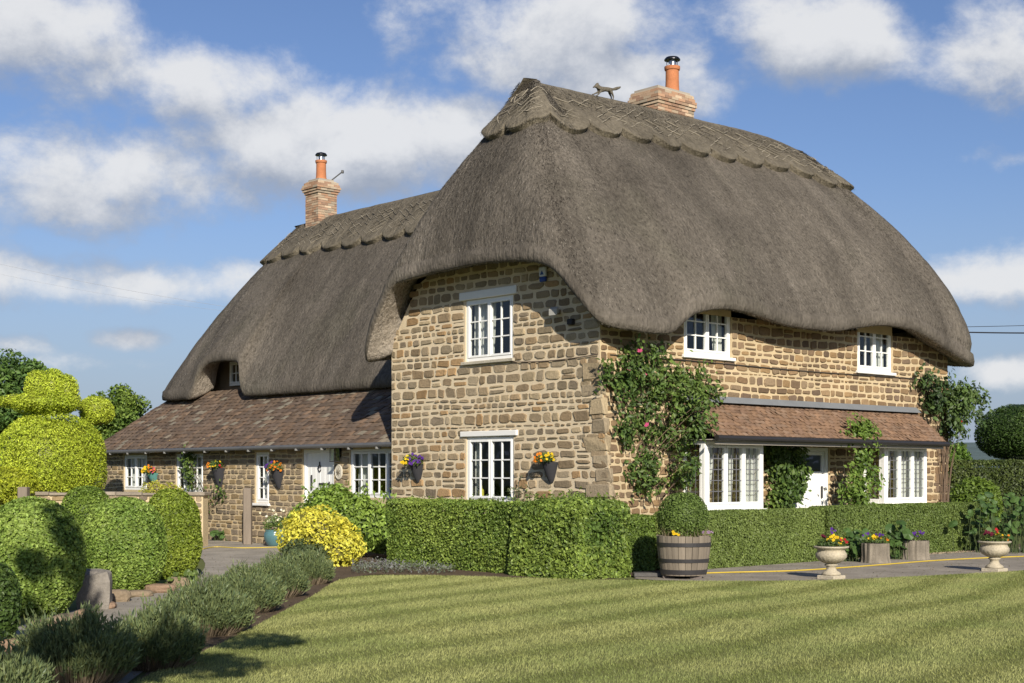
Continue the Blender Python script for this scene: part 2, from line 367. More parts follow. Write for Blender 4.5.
gv = np.zeros((nr, nk, 3)); gv[..., 0] = rr[:, None] * np.cos(th); gv[..., 1] = rr[:, None] * np.sin(th)
i = np.arange(nr - 1)[:, None] * nk; j = np.arange(nk)[None]; j2 = (j + 1) % nk
g.add(gv.reshape(-1, 3), np.stack([i + j, i + j2, i + nk + j2, i + nk + j], -1).reshape(-1, 4), (.12, .135, .048))
kind(g.build('ground', M_field, org=A3(0, 0, 0)), 'structure')
# far low hills beyond the right-hand garden hedge
hm = MB(); aa = np.linspace(0, 2 * np.pi, 181); hh = 30 + 55 * fbm(np.stack([np.cos(aa) * 3, np.sin(aa) * 3, aa * 0], 1), 3)
rows = [(1700, -1), (2300, .55), (3000, 1.), (3600, .8)]
hv = np.array([[[r * math.cos(a), r * math.sin(a), (h * k if k > 0 else -2)] for a, h in zip(aa, hh)] for r, k in rows])
i = np.arange(3)[:, None] * 181; j = np.arange(180)[None]
hm.add(hv.reshape(-1, 3), np.stack([i + j, i + j + 1, i + 182 + j, i + 181 + j], -1).reshape(-1, 4), (.10, .135, .13))  # bluish tint paints distance haze into the hill colour
kind(hm.build('hills', M_field, org=A3(0, 0, 0), smooth=True), 'structure')

Z = lambda px, py: on_z(px, py, 0)[:2]
# soil of the beds that run along the gable, under the hedges and the left border
sheet('soil_bed', smooth_poly([Z(95, 720), Z(180, 650), Z(262, 604), Z(300, 566), Z(330, 545), A3(.3, 7.0), A3(-.2, 5.8), A3(-.2, -.2), A3(12, -.2), A3(12, -1.55), A3(-.5, -1.6), A3(-1.3, -2.1),
                                Z(560, 580), Z(430, 576), Z(362, 576), Z(335, 592), Z(262, 640), Z(180, 683), Z(120, 740)], 6), .006, (.125, .092, .063), M_soil)
# front path and the patio with the path running to the lower left
pth = [A3(-1.3, -2.0), A3(-.6, -1.5), A3(1, -1.38), A3(14, -1.2), A3(24, -1.2), A3(24, -5.2), A3(10, -5.1), on_z(1000, 573)[:2], on_z(833, 581)[:2], on_z(720, 582)[:2], on_z(655, 581)[:2]]
sheet('path', pth, .012, (.27, .24, .2), M_paving)
sheet('patio', smooth_poly([Z(-160, 700), Z(-40, 648), Z(60, 615), Z(130, 599), Z(185, 585), Z(203, 560), A3(.1, 15.5), A3(.35, 10), A3(.35, 6.2), Z(345, 548), Z(305, 566), Z(258, 600), Z(190, 640), Z(100, 705), Z(40, 760)], 6), .010, (.30, .27, .225), M_paving)
# lawn
lawn_px = [(52, 740), (138, 683), (228, 642), (310, 599), (350, 579), (440, 577), (560, 580.5), (655, 582), (720, 582.5), (833, 581.5), (1000, 573.5), (1100, 569), (1500, 560)]
lp = [on_z(*q)[:2] for q in lawn_px]
lp = [*smooth_poly(lp, 5, False), A3(14, -14), A3(4, -30), A3(-24, -26)]
lp = np.array(lp)
sheet('lawn', lp, .02, (.17, .18, .062), M_lawn)
def inpoly(P, poly):
    x, y = P[:, 0], P[:, 1]; r = np.zeros(len(P), bool); n = len(poly)
    for i in range(n):
        x0, y0 = poly[i]; x1, y1 = poly[(i + 1) % n]
        if y0 == y1: continue
        c = ((y0 > y) != (y1 > y)) & (x < (x1 - x0) * (y - y0) / (y1 - y0) + x0); r ^= c
    return r
def grass():
    n = 1750000
    dd = np.sqrt(rng.uniform(9.5 ** 2, 31 ** 2, n)); rr_ = rng.uniform(-.58, .58, n) * dd
    P = CAM[:2] + rr_[:, None] * RV[:2] + dd[:, None] * FV[:2]
    P = P[inpoly(P, lp)]; n = len(P)
    # mower passes: alternate passes lie in opposite directions; their sheen is partly painted into the blade colour, over pale worn patches
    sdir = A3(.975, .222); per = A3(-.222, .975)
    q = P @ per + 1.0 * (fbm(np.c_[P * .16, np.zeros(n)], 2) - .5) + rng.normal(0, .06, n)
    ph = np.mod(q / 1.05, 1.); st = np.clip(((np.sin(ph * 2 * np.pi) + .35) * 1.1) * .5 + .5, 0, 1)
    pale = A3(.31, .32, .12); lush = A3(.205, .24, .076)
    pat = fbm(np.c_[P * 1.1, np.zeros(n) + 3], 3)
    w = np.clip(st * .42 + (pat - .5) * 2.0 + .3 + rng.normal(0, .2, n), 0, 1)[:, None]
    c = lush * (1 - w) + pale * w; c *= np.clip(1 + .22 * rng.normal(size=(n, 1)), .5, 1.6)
    hgt = rng.uniform(.012, .03, n); th = rng.uniform(0, 2 * np.pi, n)
    s = np.c_[np.cos(th), np.sin(th), np.zeros(n)] * rng.uniform(.0022, .0045, n)[:, None]
    lean = (np.sign(st - .5) * .5)[:, None] * np.r_[sdir, 0] + rng.normal(0, .4, (n, 3)) * A3(1, 1, 0)
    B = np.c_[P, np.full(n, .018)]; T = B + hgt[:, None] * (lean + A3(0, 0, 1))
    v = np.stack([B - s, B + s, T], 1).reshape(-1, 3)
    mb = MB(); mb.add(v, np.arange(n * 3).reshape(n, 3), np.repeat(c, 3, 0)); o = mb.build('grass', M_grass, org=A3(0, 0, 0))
    kind(o, 'stuff'); tag(o, 'short striped mown grass covering the lawn', 'grass')
grass()

# ================================================================== THE COTTAGE
cot = thing('cottage', 'stone cottage with thick grey-brown thatched roof and lower thatched wing', 'cottage', A3(5, 3, 0))
GX, GW, FL = 0.0, 5.8, 10.9                   # gable plane, gable width, front length
FG = Fr((0, 0, 0), (0, 1, 0), (-1, 0, 0)); FF = Fr((0, 0, 0), (1, 0, 0), (0, -1, 0))
WX, WY1 = .42, 19.4
FW = Fr((WX, 0, 0), (0, 1, 0), (-1, 0, 0))
def batter(v):
    """the old corner bulges outwards towards its foot"""
    v = v.copy(); k = np.clip(1 - v[:, 2] / 3.5, 0, 1) ** 1.1 * np.exp(-np.clip(v[:, 0], 0, 9) / 1.1) * np.clip(1 - v[:, 1] / 2.2, 0, 1)
    v[:, 1] -= .42 * k; return v
def stones(mb, fr, u0, u1, z0, ztop, openings, pal, seed, hmin=.09, hmax=.17, wmin=.15, wmax=.42, gap=.014, proud=.02, quoin=None, warp=None):
    r = np.random.default_rng(seed); z = z0; row = 0
    zmax = max(ztop(u) for u in np.linspace(u0, u1, 30))
    wav = lambda u, k: .055 * (vnoise(np.stack([np.asarray(u) * .9, np.full(np.shape(u), k * 7.3 + seed), np.zeros(np.shape(u))], 1)) - .5)
    V = []; C = []; F = []; nv = 0; K = 12
    th = np.linspace(0, 2 * np.pi, K, endpoint=False) + np.pi / K
    while z < zmax:
        h = r.uniform(hmin, hmax) if r.random() > .08 else r.uniform(hmin * .7, hmin); z1 = z + h
        ops = sorted((o[0], o[1]) for o in openings if o[2] < z1 - .02 and o[3] > z + .02)
        segs = []; a = u0
        for (p, q) in ops:
            if p > a: segs.append((a, p))
            a = max(a, q)
        if a < u1: segs.append((a, u1))
        for (p, q) in segs:
            u = p
            while u < q - .04:
                w = min(r.uniform(wmin, wmax) ** 1.0 * (h / .13) ** .6, q - u)
                if q - u - w < wmin * .7: w = q - u
                if quoin and quoin(u + w / 2, z): pass
                zt = ztop(u + w / 2)
                if z < zt:
                    parts = [(0, 1)]
                    if h > .15 and r.random() < .07: s = r.uniform(.4, .6); parts = [(0, s), (s, 1)]
                    for (q0, q1) in parts:
                        ex = r.uniform(.25, .6)
                        sx = np.sign(np.cos(th)) * np.abs(np.cos(th)) ** ex; sy = np.sign(np.sin(th)) * np.abs(np.sin(th)) ** ex
                        sx = sx * (1 + r.normal(0, .065, K)); sy = sy * (1 + r.normal(0, .10, K)); tl = r.normal(0, .12); sy = sy + tl * sx * .5
                        g = gap * r.uniform(.6, 1.5); hw = max(w / 2 - g, .02); pr = proud * r.uniform(.5, 1.4)
                        for (sc, d) in ((1, -.012), (.97, pr * .7), (.84, pr)):
                            uu = u + w / 2 + hw * sx * sc
                            lo = z + wav(uu, row) + h * q0 + g; hi = z + h * q1 + wav(uu, row + 1) - g
                            zz = lo + (hi - lo) * (sy * sc + 1) / 2
                            V.append(np.stack([uu, np.full(K, d) + (r.normal(0, .003, K) if sc < 1 else 0), zz], 1))
                        c = np.array(pal[r.choice(len(pal))]) * r.uniform(.78, 1.2)
                        C.append(np.repeat(c[None], 3 * K, 0))
                        for k in range(K):
                            k2 = (k + 1) % K
                            for l in (0, K): F.append([nv + l + k, nv + l + k2, nv + K + l + k2, nv + K + l + k])
                        F.append(list(range(nv + 2 * K, nv + 3 * K))); nv += 3 * K
                u += w
        z = z1; row += 1
    V = np.concatenate(V); P = fr(V[:, 0], V[:, 1], V[:, 2])
    if warp: P = warp(P)
    f4 = np.array([x for x in F if len(x) == 4]); fk = np.array([x for x in F if len(x) == K])
    n0 = mb.n; mb.add(P, f4, np.concatenate(C)); mb.f.append(fk + n0)
def backing(mb, fr, u0, u1, z0, ztop, openings, col, depth=.14, step=.35, warp=None):
    us = sorted(set([u0, u1] + [o[i] for o in openings for i in (0, 1)] + list(np.arange(u0, u1, step))))
    for a, b in zip(us[:-1], us[1:]):
        if b - a < 1e-5: continue
        m = (a + b) / 2; z = z0
        cuts = sorted((o[2], o[3]) for o in openings if o[0] <= m <= o[1]); segs = []
        for p, q in cuts: segs.append((z, p)); z = q
        segs.append((z, None))
        for p, q in segs:
            ta, tb = (q, q) if q is not None else (ztop(a), ztop(b))
            nz = max(1, int((min(ta, tb) - p) / .4))
            for k in range(nz):
                f0, f1 = k / nz, (k + 1) / nz
                v = fr([a, b, b, a], [0] * 4, [p + (ta - p) * f0, p + (tb - p) * f0, p + (tb - p) * f1, p + (ta - p) * f1])
                if warp: v = warp(v)
                mb.add(v, [[0, 1, 2, 3]], col)
    for (a, b, p, q) in openings:               # reveals
        for (A_, B_) in (((a, p), (b, p)), ((b, p), (b, q)), ((b, q), (a, q)), ((a, q), (a, p))):
            v = fr([A_[0], B_[0], B_[0], A_[0]], [0, 0, -depth, -depth], [A_[1], B_[1], B_[1], A_[1]])
            if warp: v = warp(v)
            mb.add(v, [[0, 1, 2, 3]], col)

# ---- openings, measured on their wall planes
def op_x(px0, px1, py0, py1, x0):
    a = on_x((px0 + px1) / 2, py0, x0); b = on_x((px0 + px1) / 2, py1, x0)
    return (on_x(px1, py1, x0)[1], on_x(px0, py1, x0)[1], b[2], a[2])
def op_y(px0, px1, py0, py1, y0):
    a = on_y((px0 + px1) / 2, py0, y0); b = on_y((px0 + px1) / 2, py1, y0)
    return (on_y(px0, py1, y0)[0], on_y(px1, py1, y0)[0], b[2], a[2])
G1 = op_x(465.5, 513, 297.5, 360, 0); G2 = op_x(466.5, 513.5, 436.5, 502, 0)
F1 = op_y(684, 731, 303, 356, 0); F2 = op_y(857.5, 892, 318, 371.5, 0)
FD = op_y(789, 829, 441, 566, 0); FD = (FD[0], FD[1], 0.02, 2.12)
W1 = op_x(124, 147, 454, 490, WX); W2 = op_x(176, 203, 453, 492.5, WX); W3 = op_x(255.5, 269, 449.5, 503, WX); W4 = op_x(350, 393, 446, 498, WX)
WD = op_x(303, 334, 447, 545, WX); WD = (WD[0], WD[1], .02, WD[3])
W4 = (5.86, W4[1], W4[2], min(W4[3], 2.12))
W1 = (*W1[:3], min(W1[3], 2.1)); W2 = (*W2[:3], min(W2[3], 2.1)); W3 = (*W3[:3], min(W3[3], 2.1)); WD = (*WD[:3], min(WD[3], 2.14))
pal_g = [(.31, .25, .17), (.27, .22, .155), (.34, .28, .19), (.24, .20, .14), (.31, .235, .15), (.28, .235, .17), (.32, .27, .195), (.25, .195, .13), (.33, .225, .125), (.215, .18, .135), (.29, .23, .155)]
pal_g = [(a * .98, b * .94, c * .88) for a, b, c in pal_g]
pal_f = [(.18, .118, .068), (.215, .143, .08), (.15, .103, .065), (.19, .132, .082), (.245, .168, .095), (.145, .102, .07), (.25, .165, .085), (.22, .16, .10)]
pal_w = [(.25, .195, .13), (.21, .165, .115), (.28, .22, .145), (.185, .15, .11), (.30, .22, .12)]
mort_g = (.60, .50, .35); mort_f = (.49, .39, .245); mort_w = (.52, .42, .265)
gt = lambda y: float(np.interp(y, [0, .75, 1.2, 4.6, 5.0, 5.8], [4.2, 5.2, 5.45, 5.45, 5.25, 4.15]))
grow = lambda o, k: (o[0] - k, o[1] + k, o[2] - k, o[3] + k)
def wall(name, fr, u0, u1, zt, ops, pal, mort, seed, warp=None, extra=(), **kw):
    b = MB(); backing(b, fr, u0, u1, -.05, zt, ops, mort, warp=warp); w = b.build(name, M_mortar, cot)
    s = MB(); stones(s, fr, u0 + .005, u1 - .005, 0, zt, [grow(o, .012) for o in list(ops) + list(extra)], pal, seed, warp=warp, **kw)
    s.build('stonework', M_stone, w); return w
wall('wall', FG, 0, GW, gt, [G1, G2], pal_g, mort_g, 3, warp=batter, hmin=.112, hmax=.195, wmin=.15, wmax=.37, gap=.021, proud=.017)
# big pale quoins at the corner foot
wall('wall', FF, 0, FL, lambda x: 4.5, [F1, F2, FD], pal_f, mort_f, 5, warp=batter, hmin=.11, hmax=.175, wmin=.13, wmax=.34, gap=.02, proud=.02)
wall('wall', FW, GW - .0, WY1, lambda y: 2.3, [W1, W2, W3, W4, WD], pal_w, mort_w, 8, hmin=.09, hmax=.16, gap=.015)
# plain hidden sides so that the rooms stay closed
hb = MB()
backing(hb, Fr((FL, 0, 0), (0, 1, 0), (1, 0, 0)), 0, GW, -.05, lambda y: 4.8, [], mort_g)
backing(hb, Fr((0, GW, 0), (1, 0, 0), (0, 1, 0)), 0, FL, -.05, lambda x: 4.6, [], mort_g)
hb.build('wall', M_mortar, cot)
hb = MB()
backing(hb, Fr((0, WY1, 0), (1, 0, 0), (0, 1, 0)), WX, 7.7, -.05, lambda x: 2.25 + min(max(x - WX, 0), 1.7) * .72, [], mort_w)
backing(hb, Fr((7.7, 0, 0), (0, 1, 0), (1, 0, 0)), GW, WY1, -.05, lambda y: 4.2, [], mort_w)
DW = on_x(238, 384, 2.75)[1]; DW1 = on_x(205, 384, 2.35)[1]
hb.build('wall', M_mortar, cot); hb = MB()
backing(hb, Fr((2.75, 0, 0), (0, 1, 0), (-1, 0, 0)), GW, 18.2, 2.4, lambda y: 4.75, [], (.2, .15, .1))
backing(hb, Fr((0, 18.3, 0), (1, 0, 0), (0, 1, 0)), 2.75, 7.4, 2.2, lambda y: 4.1, [], mort_w)
fl = MB(); fl.add([(.05, .05, .3), (FL, .05, .3), (FL, GW, .3), (.05, GW, .3)], [[0, 1, 2, 3]], (.1, .07, .05)); fl.add([(.05, .05, 2.75), (FL, .05, 2.75), (FL, GW, 2.75), (.05, GW, 2.75)], [[0, 1, 2, 3]], (.2, .17, .14))
fl.add([(WX + .2, GW, .3), (7.6, GW, .3), (7.6, WY1 - .1, .3), (WX + .2, WY1 - .1, .3)], [[0, 1, 2, 3]], (.1, .07, .05))
fl.build('floor', M_wood, cot)
hb.build('wall', M_mortar, cot)
# quoins: large pale blocks stacked on the gable side of the battered corner, and at the far right end of the front wall
qm = MB(); rq = np.random.default_rng(4); z = .02
while z < 3.3:
    h = rq.uniform(.2, .36); w = rq.uniform(.28, .55)
    vs = MB(); bev(vs, FG, -.004 - .028, w, -.1, .024, z + .014, z + h - .014, np.array(pal_g[rq.choice([0, 2, 5, 6, 1])]) * rq.uniform(.9, 1.15), .035)
    for vv, ff in ((vs.v[0], None),): vs.v[0] = batter(vv + rq.normal(0, .011, vv.shape))
    base = qm.n
    qm.v += vs.v; qm.c += vs.c; qm.f += [f + base for f in vs.f]; qm.n += vs.n
    z += h
qm.build('quoin', M_stone, cot); qm = MB(); z = .02
while z < 3.6:
    h = rq.uniform(.16, .28); w = rq.uniform(.25, .5)
    bev(qm, FF, FL - w, FL + .02, -.2, .03, z + .015, z + h - .015, np.array(pal_f[rq.choice(len(pal_f))]) * 1.1, .025); z += h
qm.build('quoin', M_stone, cot)

# ---- windows
WHT = (.78, .78, .76)
def window(fr, op, name='window', lights=2, grid=(2, 3), d0=-.09, fw=.055, sill=None, lintel=None, curtain=True, bars=.022, lead=False, parent=None, widths=None):
    u0, u1, z0, z1 = op; mb = MB(); dd = .07
    bev(mb, fr, u0, u0 + fw, d0, d0 + dd, z0, z1, WHT, .006); bev(mb, fr, u1 - fw, u1, d0, d0 + dd, z0, z1, WHT, .006)
    bev(mb, fr, u0 + fw, u1 - fw, d0, d0 + dd, z1 - fw, z1, WHT, .006); bev(mb, fr, u0 + fw, u1 - fw, d0, d0 + dd, z0, z0 + fw * 1.2, WHT, .006)
    iw = (u1 - u0 - 2 * fw) ; bl = MB(); pn = MB()
    for k in range(lights):
        a = u0 + fw + iw * k / lights + (.004 if k else 0); b = u0 + fw + iw * (k + 1) / lights - (.004 if k < lights - 1 else 0)
        c0, c1 = z0 + fw * 1.2, z1 - fw; cw = .042; e = d0 + .014; f = d0 + dd + .012
        bev(mb, fr, a, a + cw, e, f, c0, c1, WHT, .005); bev(mb, fr, b - cw, b, e, f, c0, c1, WHT, .005)
        bev(mb, fr, a + cw, b - cw, e, f, c1 - cw, c1, WHT, .005); bev(mb, fr, a + cw, b - cw, e, f, c0, c0 + cw, WHT, .005)
        ga, gb, gc, gd = a + cw, b - cw, c0 + cw, c1 - cw
        v = fr([ga, gb, gb, ga], [d0 + .04] * 4, [gc, gc, gd, gd]); pn.add(v, [[0, 1, 2, 3]], (1, 1, 1))
        bw = .008 if lead else bars / 2; bc = (.12, .12, .13) if lead else WHT; be, bf = (d0 + .043, d0 + .050) if lead else (d0 + .026, d0 + .062)
        tgt = bl if lead else mb
        for q in range(1, grid[0]):
            u = ga + (gb - ga) * q / grid[0]; fbox(tgt, fr, u - bw, u + bw, be, bf, gc, gd, bc)
        for q in range(1, grid[1]):
            zz = gc + (gd - gc) * q / grid[1]; fbox(tgt, fr, ga, gb, be + .001, bf - .0012, zz - bw, zz + bw, bc)
    w = mb.build(name, M_white, parent or cot)
    pn.build('pane', M_glass, w)
    if lead: bl.build('leading', M_metal, w)
    if curtain:
        def drape(ua, ub, za, zb, gather, c=(.85, .83, .79)):
            cm = MB(); n = 26; m = 8; us = np.linspace(0, 1, n); V = []
            for t in np.linspace(0, 1, m):
                wd = 1 - gather * t ** 1.5
                uu = ua + (ub - ua) * us * wd
                V.append(fr(uu, d0 - .10 + .018 * np.sin(us * 34 + t), np.full(n, zb + (za - zb) * t)))
            i = np.arange(m - 1)[:, None] * n; j = np.arange(n - 1)[None]
            cm.add(np.concatenate(V), np.stack([i + j, i + j + 1, i + n + j + 1, i + n + j], -1).reshape(-1, 4), c)
            cm.build('curtain', M_cloth, w, smooth=True)
        for (ua, ub, gth) in (curtain if curtain is not True else [(u0 + .03, u0 + .3 * (u1 - u0), .35), (u1 - .03, u1 - .3 * (u1 - u0), .35)]):
            drape(ua, ub, z0 + .02, z1 - .02, gth)
    if sill:
        s = MB(); bev(s, fr, u0 - .07, u1 + .07, -.05, .07, z0 - .065, z0 - .003, sill, .01); s.build('sill', M_white if sill[0] > .6 else M_stone, w)
    if lintel:
        s = MB(); bev(s, fr, u0 - .12, u1 + .14, -.06, .045, z1 + .003, z1 + .14 * lintel, (.74, .73, .70), .01); s.build('lintel', M_white, w)
    return w
gl = lambda o, a, b: (o[0] + (o[1] - o[0]) * a, o[0] + (o[1] - o[0]) * b)
window(FG, G1, sill=(.42, .38, .30), lintel=1.1, curtain=[(*gl(G1, .97, .62), .1), (*gl(G1, .62, .5), .5), (*gl(G1, .03, .12), .3)])
window(FG, G2, lintel=.75, curtain=[(*gl(G2, .97, .86), .5), (*gl(G2, .03, .13), .4)])
window(FF, F1, sill=WHT, curtain=[(*gl(F1, .96, .72), .3), (*gl(F1, .04, .12), .3)])
window(FF, F2, sill=WHT, curtain=[(*gl(F2, .04, .3), .5), (*gl(F2, .96, .55), .2)])
window(FW, W1, curtain=[(*gl(W1, .03, .45), .05), (*gl(W1, .97, .55), .3)])
window(FW, W2, curtain=[(*gl(W2, .03, .45), .05), (*gl(W2, .97, .5), .1)])
window(FW, W3, lights=1, grid=(2, 4), sill=WHT, curtain=[(*gl(W3, .05, .95), .05)])
window(FW, W4, lights=3, curtain=[(*gl(W4, .97, .72), .2), (*gl(W4, .03, .2), .3)])
DF = Fr((2.74, 0, 0), (0, 1, 0), (-1, 0, 0))
window(DF, (DW - .3, DW + .3, 3.95, 4.6), d0=-.0, lights=1, grid=(2, 2), curtain=False)

# ---- bays under the tiled pentice
BY = -.55
def bay(px0, px1, pyt, pyb, cs):
    a = on_y(px0, pyb, BY); b = on_y(px1, pyb, BY); u0, u1 = a[0], b[0]
    z0 = (a[2] + b[2]) / 2; z1 = 2.18
    fr = Fr((0, BY, 0), (1, 0, 0), (0, -1, 0))
    root = window(fr, (u0, u1, z0, z1), 'bay_window', lights=3, grid=(3, 5), d0=-.07, fw=.07, lead=True, curtain=cs(u0, u1))
    fl_ = Fr((u0, 0, 0), (0, -1, 0), (-1, 0, 0)); frr = Fr((u1, 0, 0), (0, -1, 0), (1, 0, 0))
    for f2 in (fl_, frr):
        mb = MB(); pn = MB(); ld = MB(); e = -BY - .075; fw = .06
        bev(mb, f2, .02, .02 + fw, -.07, -.003, z0, z1, WHT, .006); bev(mb, f2, e - fw, e, -.07, -.003, z0, z1, WHT, .006)
        bev(mb, f2, .02 + fw, e - fw, -.07, -.003, z1 - fw, z1, WHT, .006); bev(mb, f2, .02 + fw, e - fw, -.07, -.003, z0, z0 + .1, WHT, .006)
        pn.add(f2([.08, e - fw, e - fw, .08], [-.04] * 4, [z0 + .1, z0 + .1, z1 - fw, z1 - fw]), [[0, 1, 2, 3]])
        for k in range(1, 5):
            zz = z0 + .1 + (z1 - fw - z0 - .1) * k / 5; fbox(ld, f2, .08, e - fw, -.038, -.03, zz - .007, zz + .007, (.12, .12, .13))
        for k in (1, 2):
            uu = .08 + (e - fw - .08) * k / 3; fbox(ld, f2, uu - .007, uu + .007, -.037, -.031, z0 + .1, z1 - fw, (.12, .12, .13))
        sd = mb.build('side_frame', M_white, root); pn.build('side_pane', M_glass, root); ld.build('side_leading', M_metal, root)
    s = MB(); fbox(s, Fr((0, 0, 0), (1, 0, 0), (0, -1, 0)), u0 + .02, u1 - .02, .03, -BY - .03, -.02, z0 - .061, mort_f)
    s.build('bay_base', M_mortar, root)
    s = MB(); bev(s, Fr((0, 0, 0), (1, 0, 0), (0, -1, 0)), u0 - .05, u1 + .05, .022, -BY + .06, z0 - .06, z0 - .003, WHT, .01); s.build('bay_sill', M_white, root)
    return u0, u1
b1 = bay(705, 763.5, 437, 509, lambda a, b: [(a + .05, a + .45 * (b - a) / 3 * 1.8, .45), (a + (b - a) * .40, a + (b - a) * .6, .2), (b - .04, b - (b - a) * .3, .15)])
b2 = bay(884.5, 927, 442, 503.5, lambda a, b: [(a + .05, a + (b - a) * .3, .3), (a + (b - a) * .36, a + (b - a) * .66, .0), (b - .04, b - (b - a) * .3, .0)])
# ---- tiled roofs
def tiles(mb, A, B, C, D, tw, gauge, pal, seed, th=.014, var=.2, lich=0.):
    """A,B bottom left/right; D,C top left/right. Rows of separate overlapping tiles"""
    r = np.random.default_rng(seed); A, B, C, D = (np.asarray(x, float) for x in (A, B, C, D))
    nrm = np.cross(B - A, D - A); nrm /= np.linalg.norm(nrm); nrm *= np.sign(nrm[2])
    H = np.linalg.norm((D + C - A - B) / 2); rows = int(H / gauge)
    ph = np.array([0])
    for k in range(rows):
        l0 = A + (D - A) * k / rows; r0 = B + (C - B) * k / rows
        dn = (D - A + C - B) / 2; dn /= np.linalg.norm(dn)
        U = r0 - l0; LL = np.linalg.norm(U); U = U / LL; n = max(1, int(LL / tw)); off = .5 * (k % 2)
        for q in range(n + 1):
            a = max(0, (q - off)) * LL / n; b = min(n, (q + 1 - off)) * LL / n
            if b - a < .02: continue
            lift = nrm * (.019 + r.normal(0, .003)); g = .006
            p = l0 - dn * (.02 + abs(r.normal(0, .005)))
            tl = r.normal(0, .004)
            q0 = p + U * (a + g) + lift + nrm * tl; q1 = p + U * (b - g) + lift - nrm * tl
            t0 = q0 + dn * (gauge * 1.5) - nrm * .016; t1 = q1 + dn * (gauge * 1.5) - nrm * .016
            mid = (q0 + q1) / 2 + nrm * .006; tm = (t0 + t1) / 2 + nrm * .006
            v = [q0, mid, q1, t0, tm, t1, q0 - nrm * th, mid - nrm * th, q1 - nrm * th]
            c = np.array(pal[r.choice(len(pal))]) * np.clip(1 + var * r.normal(), .5, 1.5)
            if lich and r.random() < lich: c = c * .5 + A3(.28, .26, .2) * .5
            mb.add(v, [[0, 1, 4, 3], [1, 2, 5, 4], [6, 7, 1, 0], [7, 8, 2, 1]], c)
            mb.add([q0, t0, q0 - nrm * th], [[0, 1, 2]], c); mb.add([q1, t1, q1 - nrm * th], [[0, 1, 2]], c)
def roof_deck(mb, A, B, C, D, c, th=.05):
    A, B, C, D = (np.asarray(x, float) for x in (A, B, C, D)); dz = A3(0, 0, -th)
    mb.add([A, B, C, D, A + dz, B + dz, C + dz, D + dz], [[0, 1, 2, 3], [4, 7, 6, 5], [0, 4, 5, 1], [1, 5, 6, 2], [2, 6, 7, 3], [3, 7, 4, 0]], c)
pal_pent = [(.215, .133, .082), (.20, .125, .08), (.225, .14, .088), (.19, .12, .08), (.21, .14, .095)]
EY = -.86; PT = 2.9; PE = 2.28
xr = on_y(945, 438, EY)[0]; xrt = on_y(915, 408, 0)[0]; xl = b1[0] - .06
pent = MB(); tiles(pent, (xl, EY, PE), (xr, EY, PE), (xrt, -.02, PT), (xl, -.02, PT), .15, .1, pal_pent, 3, var=.1)
tiles(pent, (xr, EY, PE), (xr, 0.0, PE), (xrt + .02, 0.0, PT), (xrt, -.02, PT), .15, .1, pal_pent, 4, var=.1)
roof_deck(pent, (xl, EY, PE - .01), (xr, EY, PE - .01), (xrt, -.02, PT - .01), (xl, -.02, PT - .01), (.1, .07, .05))
pr = pent.build('porch_roof', M_tile, cot)
s = MB(); 
for k in range(40):
    a = xl + (xrt - xl) * k / 40; b = xl + (xrt - xl) * (k + 1) / 40
    s.add([(a, -.035, PT + .12), (b, -.035, PT + .12), (b, -.16, PT + .0), (a, -.16, PT + .0)], [[0, 1, 2, 3]], (.16, .17, .18)); s.add([(a, -.0, PT + .125), (b, -.0, PT + .125), (b, -.035, PT + .12), (a, -.035, PT + .12)], [[0, 1, 2, 3]], (.16, .17, .18))
s.build('lead_flashing', M_plain, pr)
s = MB(); tube(s, [(xl - .05, EY - .05, PE - .05), (xr + .05, EY - .05, PE - .06)], .052, 10, (.022, .02, .02)); s.build('gutter', M_metal, pr)
s = MB(); fbox(s, FF, xl, xr - .02, -EY - .045, -EY - .02, PE - .16, PE - .065, (.30, .27, .23)); fbox(s, FF, xl, xr - .05, .03, -EY - .05, PE - .085, PE - .068, (.35, .32, .28)); s.build('fascia', M_white, pr)
# lean-to along the wing
pal_lean = [(.125, .088, .062), (.14, .098, .068), (.115, .084, .062), (.15, .10, .066), (.13, .096, .07), (.11, .08, .06)]
LE, LT = (.16, 2.24), (2.3, 3.78)
lean = MB(); tiles(lean, (LE[0], GW + .02, LE[1]), (LE[0], WY1 + .15, LE[1]), (LT[0], 18.7, LT[1]), (LT[0], GW + .02, LT[1]), .21, .15, pal_lean, 6, th=.018, var=.17, lich=.09)
roof_deck(lean, (LE[0], GW + .02, LE[1] - .015), (LE[0], WY1 + .15, LE[1] - .015), (LT[0], 18.7, LT[1] - .015), (LT[0], GW + .02, LT[1] - .015), (.07, .05, .04))
lr = lean.build('lean_to_roof', M_tile, cot)
s = MB(); tube(s, [(LE[0] - .06, GW + .03, LE[1] - .045), (LE[0] - .06, WY1 + .1, LE[1] - .06)], .05, 10, (.1, .1, .1)); s.build('gutter', M_metal, lr)
for k in range(14):
    s = MB(); y = GW + .6 + k * .98; fbox(s, Fr((LE[0], y, 0), (0, 1, 0), (-1, 0, 0)), -.015, .015, -.02, .11, LE[1] - .13, LE[1] - .085, (.22, .22, .21))
    s.build('gutter_bracket', M_metal, lr)

